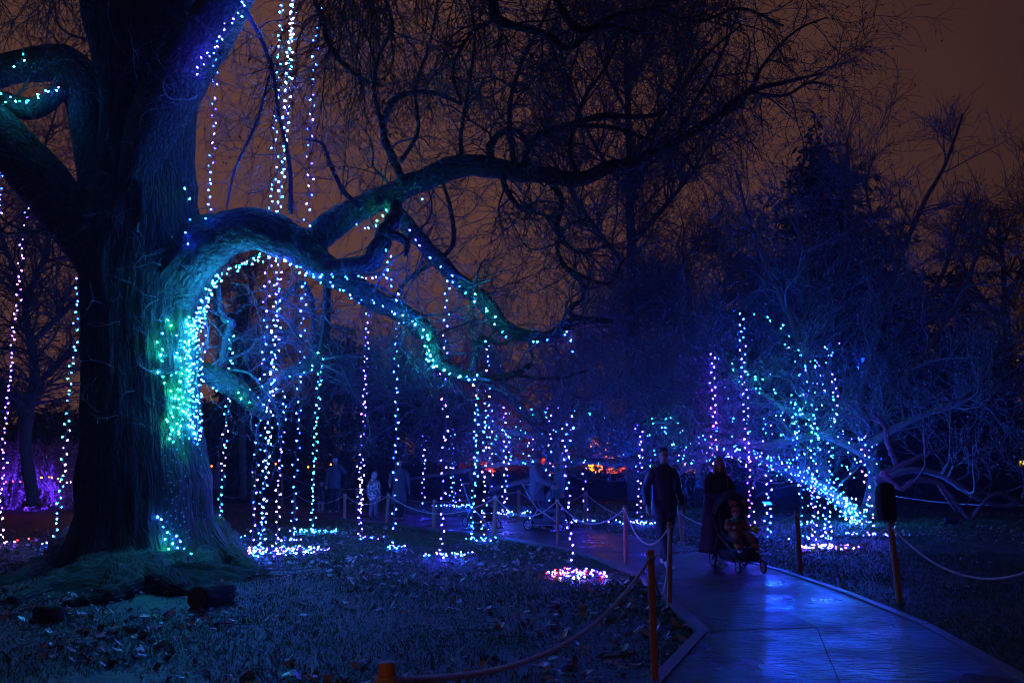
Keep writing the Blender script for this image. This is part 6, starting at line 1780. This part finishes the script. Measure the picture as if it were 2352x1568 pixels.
M['pram_frame'] = plain('pram_tube', (0.06, 0.06, 0.075), .3, .1, 5, metallic=.6)
M['pram_cloth'] = cloth('pram_fabric', (0.02, 0.02, 0.03), .8)
M['pram_cloth_lit'] = cloth('lit_pram_fabric', (0.12, 0.13, 0.2), .8)  # lighter copy of the pram fabric, lavender light put into the colour
M['tyre'] = plain('tyre', (0.02, 0.02, 0.02), .7)
M['rim'] = plain('wheel_rim', (0.62, 0.55, 0.7), .4, .1, 5, metallic=.1)
def pram(base, face, label, s=1.0, frame='pram_frame', cloth_='pram_cloth', canopy=True, group='pushchairs on the path'):
    """Local frame: travels toward -Y."""
    root = empty('pushchair', base, face, label, 'pushchair', group)
    f = MB()
    for x in (-.24, .24):
        f.tube(np.array([(x, .52, 1.03), (x, .38, .80), (x, .10, .46)]) * s, .016 * s, 8)
        f.tube(np.array([(x, .12, .50), (x * .8, -.22, .30), (x * .72, -.42, .17)]) * s, .016 * s, 8)
        f.tube(np.array([(x, .12, .50), (x * 1.05, .26, .30), (x * 1.1, .36, .12)]) * s, .015 * s, 8)
        f.tube(np.array([(x * 1.08, .34, .14), (x * .78, -.34, .15)]) * s, .011 * s, 6)
    f.tube(np.array([(-.24, .52, 1.03), (-.22, .56, 1.05), (.22, .56, 1.05), (.24, .52, 1.03)]) * s, .019 * s, 8)
    f.tube(np.array([(-.26, .36, .12), (.26, .36, .12)]) * s, .012 * s, 6)
    f.tube(np.array([(-.17, -.42, .17), (.17, -.42, .17)]) * s, .012 * s, 6)
    f.build('frame', M[frame], root, world_pts=False)
    def wheel(c, r, w):
        a = np.linspace(0, 2 * math.pi, 25)
        P = np.stack([np.full(25, c[0]), c[1] + r * np.cos(a), c[2] + r * np.sin(a)], 1) * s
        t = MB(); t.tube(P, w * s, 8, ref=np.array((1., 0, 0))); o = t.build('wheel', M['tyre'], root, world_pts=False)
        t = MB(); P2 = np.stack([np.full(25, c[0]), c[1] + (r - w) * np.cos(a), c[2] + (r - w) * np.sin(a)], 1) * s
        t.tube(P2, w * .5 * s, 6, ref=np.array((1., 0, 0)))
        for q in range(5):
            b_ = q * 2 * math.pi / 5
            t.tube(np.array([c, (c[0], c[1] + (r - w) * math.cos(b_), c[2] + (r - w) * math.sin(b_))]) * s, .008 * s, 5)
        t.tube(np.array([(c[0] - .03, c[1], c[2]), (c[0] + .03, c[1], c[2])]) * s, .022 * s, 8)
        link('rim', t.mesh('rim', M['rim']), o, world_pts=False)
    wheel((-.25, .38, .135), .115, .02); wheel((.25, .38, .135), .115, .02)
    wheel((-.19, -.44, .10), .082, .017); wheel((.19, -.44, .10), .082, .017)
    # seat shell
    b = MB(); rg = []
    for y, z, w in ((-.34, .40, .17), (-.20, .43, .19), (-.02, .44, .20), (.10, .50, .21), (.17, .66, .20), (.24, .84, .18), (.27, .93, .14)):
        rg.append(np.array([(-w, y, z), (-w, y - .02, z + .07), (-w + .025, y - .015, z + .055), (-.06, y, z + .02), (.06, y, z + .02), (w - .025, y - .015, z + .055), (w, y - .02, z + .07), (w, y, z), (.08, y + .03, z - .03), (-.08, y + .03, z - .03)]) * s)
    b.loft(rg); b.build('seat', M[cloth_], root, world_pts=False)
    b = MB(); b.box(np.array((0, -.36, .34)) * s, np.array((.30, .10, .03)) * s); b.box(np.array((0, -.40, .25)) * s, np.array((.28, .02, .18)) * s); b.build('footrest', M[cloth_], root, world_pts=False)
    # basket
    b = MB(); b.loft([np.array([(-.2, -.3, z), (.2, -.3, z), (.22, .28, z), (-.22, .28, z)]) * np.array((q, q, 1)) * s for z, q in ((.15, .85), (.2, .95), (.28, 1.0))]); b.build('basket', M[cloth_], root, world_pts=False)
    if canopy:
        b = MB(); rg = []
        for q in range(9):
            a = math.radians(12 + q * 15)
            # hoop swept from behind the seat to over the front
            c0 = np.array((0, .20, .78)); dy, dz = math.cos(a), math.sin(a)
            hoop = []
            for t in np.linspace(0, math.pi, 15):
                xx = .26 * math.cos(t); rr = .38 * math.sin(t) ** .7
                hoop.append((xx, c0[1] + rr * dy * .95, c0[2] + rr * dz))
            rg.append(np.array(hoop) * s)
        b.loft(rg, close=False, caps=False)
        o = b.build('canopy', M[cloth_], root, world_pts=False)
        md = o.modifiers.new('thick', 'SOLIDIFY'); md.thickness = .008
    return root
CH_F = .12
pb_ = gnd(1697, 1308, PZ)
pram(tuple(pb_), CH_F, 'pushchair with a hooded canopy and a toddler in it, pushed by the woman', s=1.0)
# toddler sitting in the pushchair (own thing)
def toddler(base, face):
    root = empty('person', base, face, 'toddler in a striped red-brown hat and brown suit sitting in the pushchair', 'person')
    hc = np.array((0.0, .03, .84)); HR = rotz(.15) @ rotx(.12); hs = .78
    J = {'pelvis': (np.array((0, .03, .50)), .085), 'chest': (np.array((0, .09, .66)), (.09, .075)), 'neck': (np.array((0, .07, .745)), .04), 'skull': (hc, .035)}
    E = [('pelvis', 'chest'), ('chest', 'neck'), ('neck', 'skull')]
    for s, nm in ((-1, 'l'), (1, 'r')):
        J['hip' + nm] = (np.array((s * .065, 0, .50)), .06); J['knee' + nm] = (np.array((s * .10, -.22, .50)), .045); J['ank' + nm] = (np.array((s * .12, -.33, .33)), .03); J['toe' + nm] = (np.array((s * .125, -.40, .31)), .025)
        E += [('pelvis', 'hip' + nm), ('hip' + nm, 'knee' + nm), ('knee' + nm, 'ank' + nm), ('ank' + nm, 'toe' + nm)]
        J['sh' + nm] = (np.array((s * .10, .08, .70)), .04); J['el' + nm] = (np.array((s * .16, -.02, .62)), .03)
        J['wr' + nm] = (np.array((-.13, -.12, .63)) if s < 0 else np.array((.17, -.16, .60)), .02)
        E += [('chest', 'sh' + nm), ('sh' + nm, 'el' + nm), ('el' + nm, 'wr' + nm)]
    b = skin_body(J, E, root, SKIN, hc, HR, hs)
    for nm, s in (('l', -1), ('r', 1)): hand(b, J['wr' + nm][0], J['wr' + nm][0] - J['el' + nm][0], (-s, 0, -.4), .55, .7)
    b.build('body', SKIN, root, world_pts=False); eyes(hc, HR, hs, root)
    brown = cloth('brown_suit', (0.30, 0.11, 0.07)); orange = cloth('orange_cuff', (0.50, 0.20, 0.05)); teal = cloth('teal_bib', (0.05, 0.20, 0.22)); hatm = cloth('red_brown_hat', (0.22, 0.06, 0.045), .9)
    mb = MB(); mb.loft([ringy((0, y, z), a, c, 20, .02, z * 9) for y, z, a, c in ((.03, .46, .10, .09), (.03, .52, .125, .105), (.06, .60, .125, .10), (.09, .68, .12, .085), (.08, .73, .07, .06))]); mb.build('jacket', brown, root, world_pts=False)
    for s, nm in ((-1, 'l'), (1, 'r')):
        h, kn, an = J['hip' + nm][0], J['knee' + nm][0], J['ank' + nm][0]
        mb = MB(); P = spline(np.array([np.append(h, .078), np.append(kn, .066), np.append((kn + an) / 2, .062), np.append(an + (0, 0, .06), .060)]), 12); mb.tube(P[:, :3], P[:, 3], 12, wob=.1); mb.build('trouser_leg', brown, root, world_pts=False)
        mb = MB(); mb.tube([an + (0, 0, .075), an + (0, 0, .045), an + (0, 0, .02)], [.055, .066, .045], 12); mb.build('trouser_cuff', orange, root, world_pts=False)
        sh, el, wr = J['sh' + nm][0], J['el' + nm][0], J['wr' + nm][0]
        mb = MB(); P = spline(np.array([np.append(sh, .055), np.append(el, .046), np.append(wr, .036)]), 10); mb.tube(P[:, :3], P[:, 3], 10, wob=.1); mb.build('sleeve', brown, root, world_pts=False)
        mb = MB(); mb.ball(an + (s * .0, -.035, -.02), (.034, .062, .032), 10, 7); mb.build('shoe', M['sh_white'], root, world_pts=False)
    mb = MB(); mb.ball((0, .015, .72), (.085, .075, .035), 14, 7); mb.build('bib', teal, root, world_pts=False)
    nu, nv = 24, 10; V = []
    for i in range(nv + 1):
        for j in range(nu):
            th = 2 * math.pi * j / nu; f = (1 + math.cos(th)) / 2; lim = math.acos(-.85 * (1 - f) + .30 * f); ph = lim * i / nv
            V.append((math.sin(ph) * math.sin(th) * .090, -math.sin(ph) * math.cos(th) * .112, math.cos(ph) * .132))
    mb = MB(); mb.add(np.array(V) * hs @ HR.T + hc, [(i * nu + j, (i + 1) * nu + j, (i + 1) * nu + (j + 1) % nu, i * nu + (j + 1) % nu) for i in range(nv) for j in range(nu)])
    for s in (-1, 1): mb.ball(np.array((s * .06, -.01, .115)) * hs @ HR.T + hc, .028 * hs, 8, 6)
    mb.build('hat', hatm, root, world_pts=False)
    mb = MB()
    for zz_, q in ((.062, 1.0), (.095, .8)):
        a = np.linspace(-1.6, 1.6, 16); mb.tube(np.stack([.086 * q * np.sin(a), -.108 * q * np.cos(a), np.full(16, zz_)], 1) * hs @ HR.T + hc, .007 * hs, 5, ref=np.array((0, 0, 1.)))
    mb.build('hat_stripe', C['lilac'], root, world_pts=False)
toddler(tuple(pb_), CH_F)
R_ = rotz(CH_F)
tp = np.array(pb_) + R_ @ np.array((.18, -.24, .60))
toy = empty('toy', tp, 0, 'yellow and green soft toy held by the toddler', 'toy')
mb = MB(); mb.ball((0, 0, 0), (.05, .045, .052), 12, 8)
for q in range(4): mb.ball((.045 * math.cos(q * 1.6), -.01, .045 * math.sin(q * 1.6)), .02, 8, 6)
mb.build('toy_body', cloth('yellow_plush', (0.62, 0.55, 0.05)), toy, world_pts=False)
mb = MB(); mb.ball((-.03, .01, .055), (.035, .02, .03), 9, 6); mb.build('toy_leaf', cloth('green_plush', (0.15, 0.3, 0.08)), toy, world_pts=False)

# walkers in the middle distance
person(gp(1233, 1217), 1.15, 1.78, 'man in a beanie and parka pushing a pram, turned to the right', coat=C['olive'], coat_len=.28, pants=C['jean'], hat=C['greybeanie'], hat_style='beanie', stride=.16, wide=1.12, head_turn=.35, scarf=C['slate'],
       arms={'l': ((-.20, -.16, 1.15), (-.16, -.42, 1.02)), 'r': ((.22, -.16, 1.15), (.16, -.42, 1.02))})
pram(tuple(gnd(1258, 1218, PZ)), 1.0, 'pram with a pale frame pushed by the man in the beanie', s=1.0, frame='rim', cloth_='pram_cloth_lit')
person(gp(1284, 1212), 1.75, 1.72, 'walker in a pale bobble hat and teal padded jacket striding right', coat=C['teal'], coat_len=.22, pants=C['jean'], hat=C['lilac'], hat_style='bobble', scarf=C['lilac'], stride=.30, lean=.12, puffy=True)
person(gp(1095, 1206), .5, 1.70, 'walker in a pale hat pushing a pram behind the pair of blue strings', coat=C['slate'], coat_len=.35, pants=C['jean'], hat=C['lilac'], hat_style='beanie', stride=.15, wide=1.1,
       arms={'l': ((-.20, -.16, 1.15), (-.16, -.42, 1.02)), 'r': ((.22, -.16, 1.15), (.16, -.42, 1.02))})
pram(tuple(gnd(1108, 1212, PZ)), .6, 'dark pram behind the pair of blue strings', s=1.0, frame='rim')
person(gp(915, 1196), .3, 1.66, 'walker in a long pale coat beside the blue string', coat=C['pale'], coat_len=.45, pants=C['jean'], hair=HAIR_D, hair_style='long', stride=.08, head_tilt=-.1,
       arms={'l': ((-.26, -.05, 1.18), (-.30, -.22, 1.05)), 'r': None or ((.25, .0, 1.13), (.28, -.06, .90))})
person(gp(857, 1192), 2.7, 1.28, 'child in a patterned jacket and pale hood beside the pink-violet string', coat=C['camo'], coat_len=.24, pants=C['slate'], hat=C['mint'], hat_style='hood', stride=.05, puffy=True)
person(gp(766, 1179), -.1, 1.72, 'walker in a cap and padded jacket raising one arm to the head', coat=C['slate'], coat_len=.16, pants=C['black'], hair=HAIR_D, hat=C['lilac'], hat_style='cap', stride=.06, head_tilt=.3, puffy=True,
       arms={'l': ((-.24, .0, 1.13), (-.25, -.05, .90)), 'r': ((.36, -.06, 1.28), (.16, -.14, 1.52))})
person(gp(736, 1178), .1, .95, 'small child holding hands beside the capped walker', coat=C['black'], coat_len=.26, pants=C['cream'], shoes=plain('tan_boot', (.4, .25, .15)), hair=HAIR_D, stride=.03,
       arms={'l': None or ((-.24, .02, 1.13), (-.26, -.02, .92)), 'r': ((.26, .0, 1.25), (.42, -.02, 1.38))})
person(gp(497, 1166), .2, 1.62, 'lone walker in a pale jacket beside the beech trunk', coat=C['pale'], coat_len=.25, pants=C['black'], hair=HAIR_D, stride=.05)

# ================================================================== thin haze volume, added to give the blue glow
if True:
    m = bpy.data.materials.new('glow_haze'); m.use_nodes = True; n = m.node_tree.nodes; n.clear()
    o = n.new('ShaderNodeOutputMaterial'); v = n.new('ShaderNodeVolumePrincipled')
    v.inputs['Color'].default_value = (.7, .8, 1, 1); v.inputs['Density'].default_value = 0.0011; v.inputs['Anisotropy'].default_value = 0.3
    m.node_tree.links.new(v.outputs[0], o.inputs['Volume'])
    mb = MB(); mb.box((0, 20, 12), (160, 110, 30)); hz = mb.build('haze', m, smooth=False)
    tag(hz, 'thin haze added for the blue glow', kind='stuff')
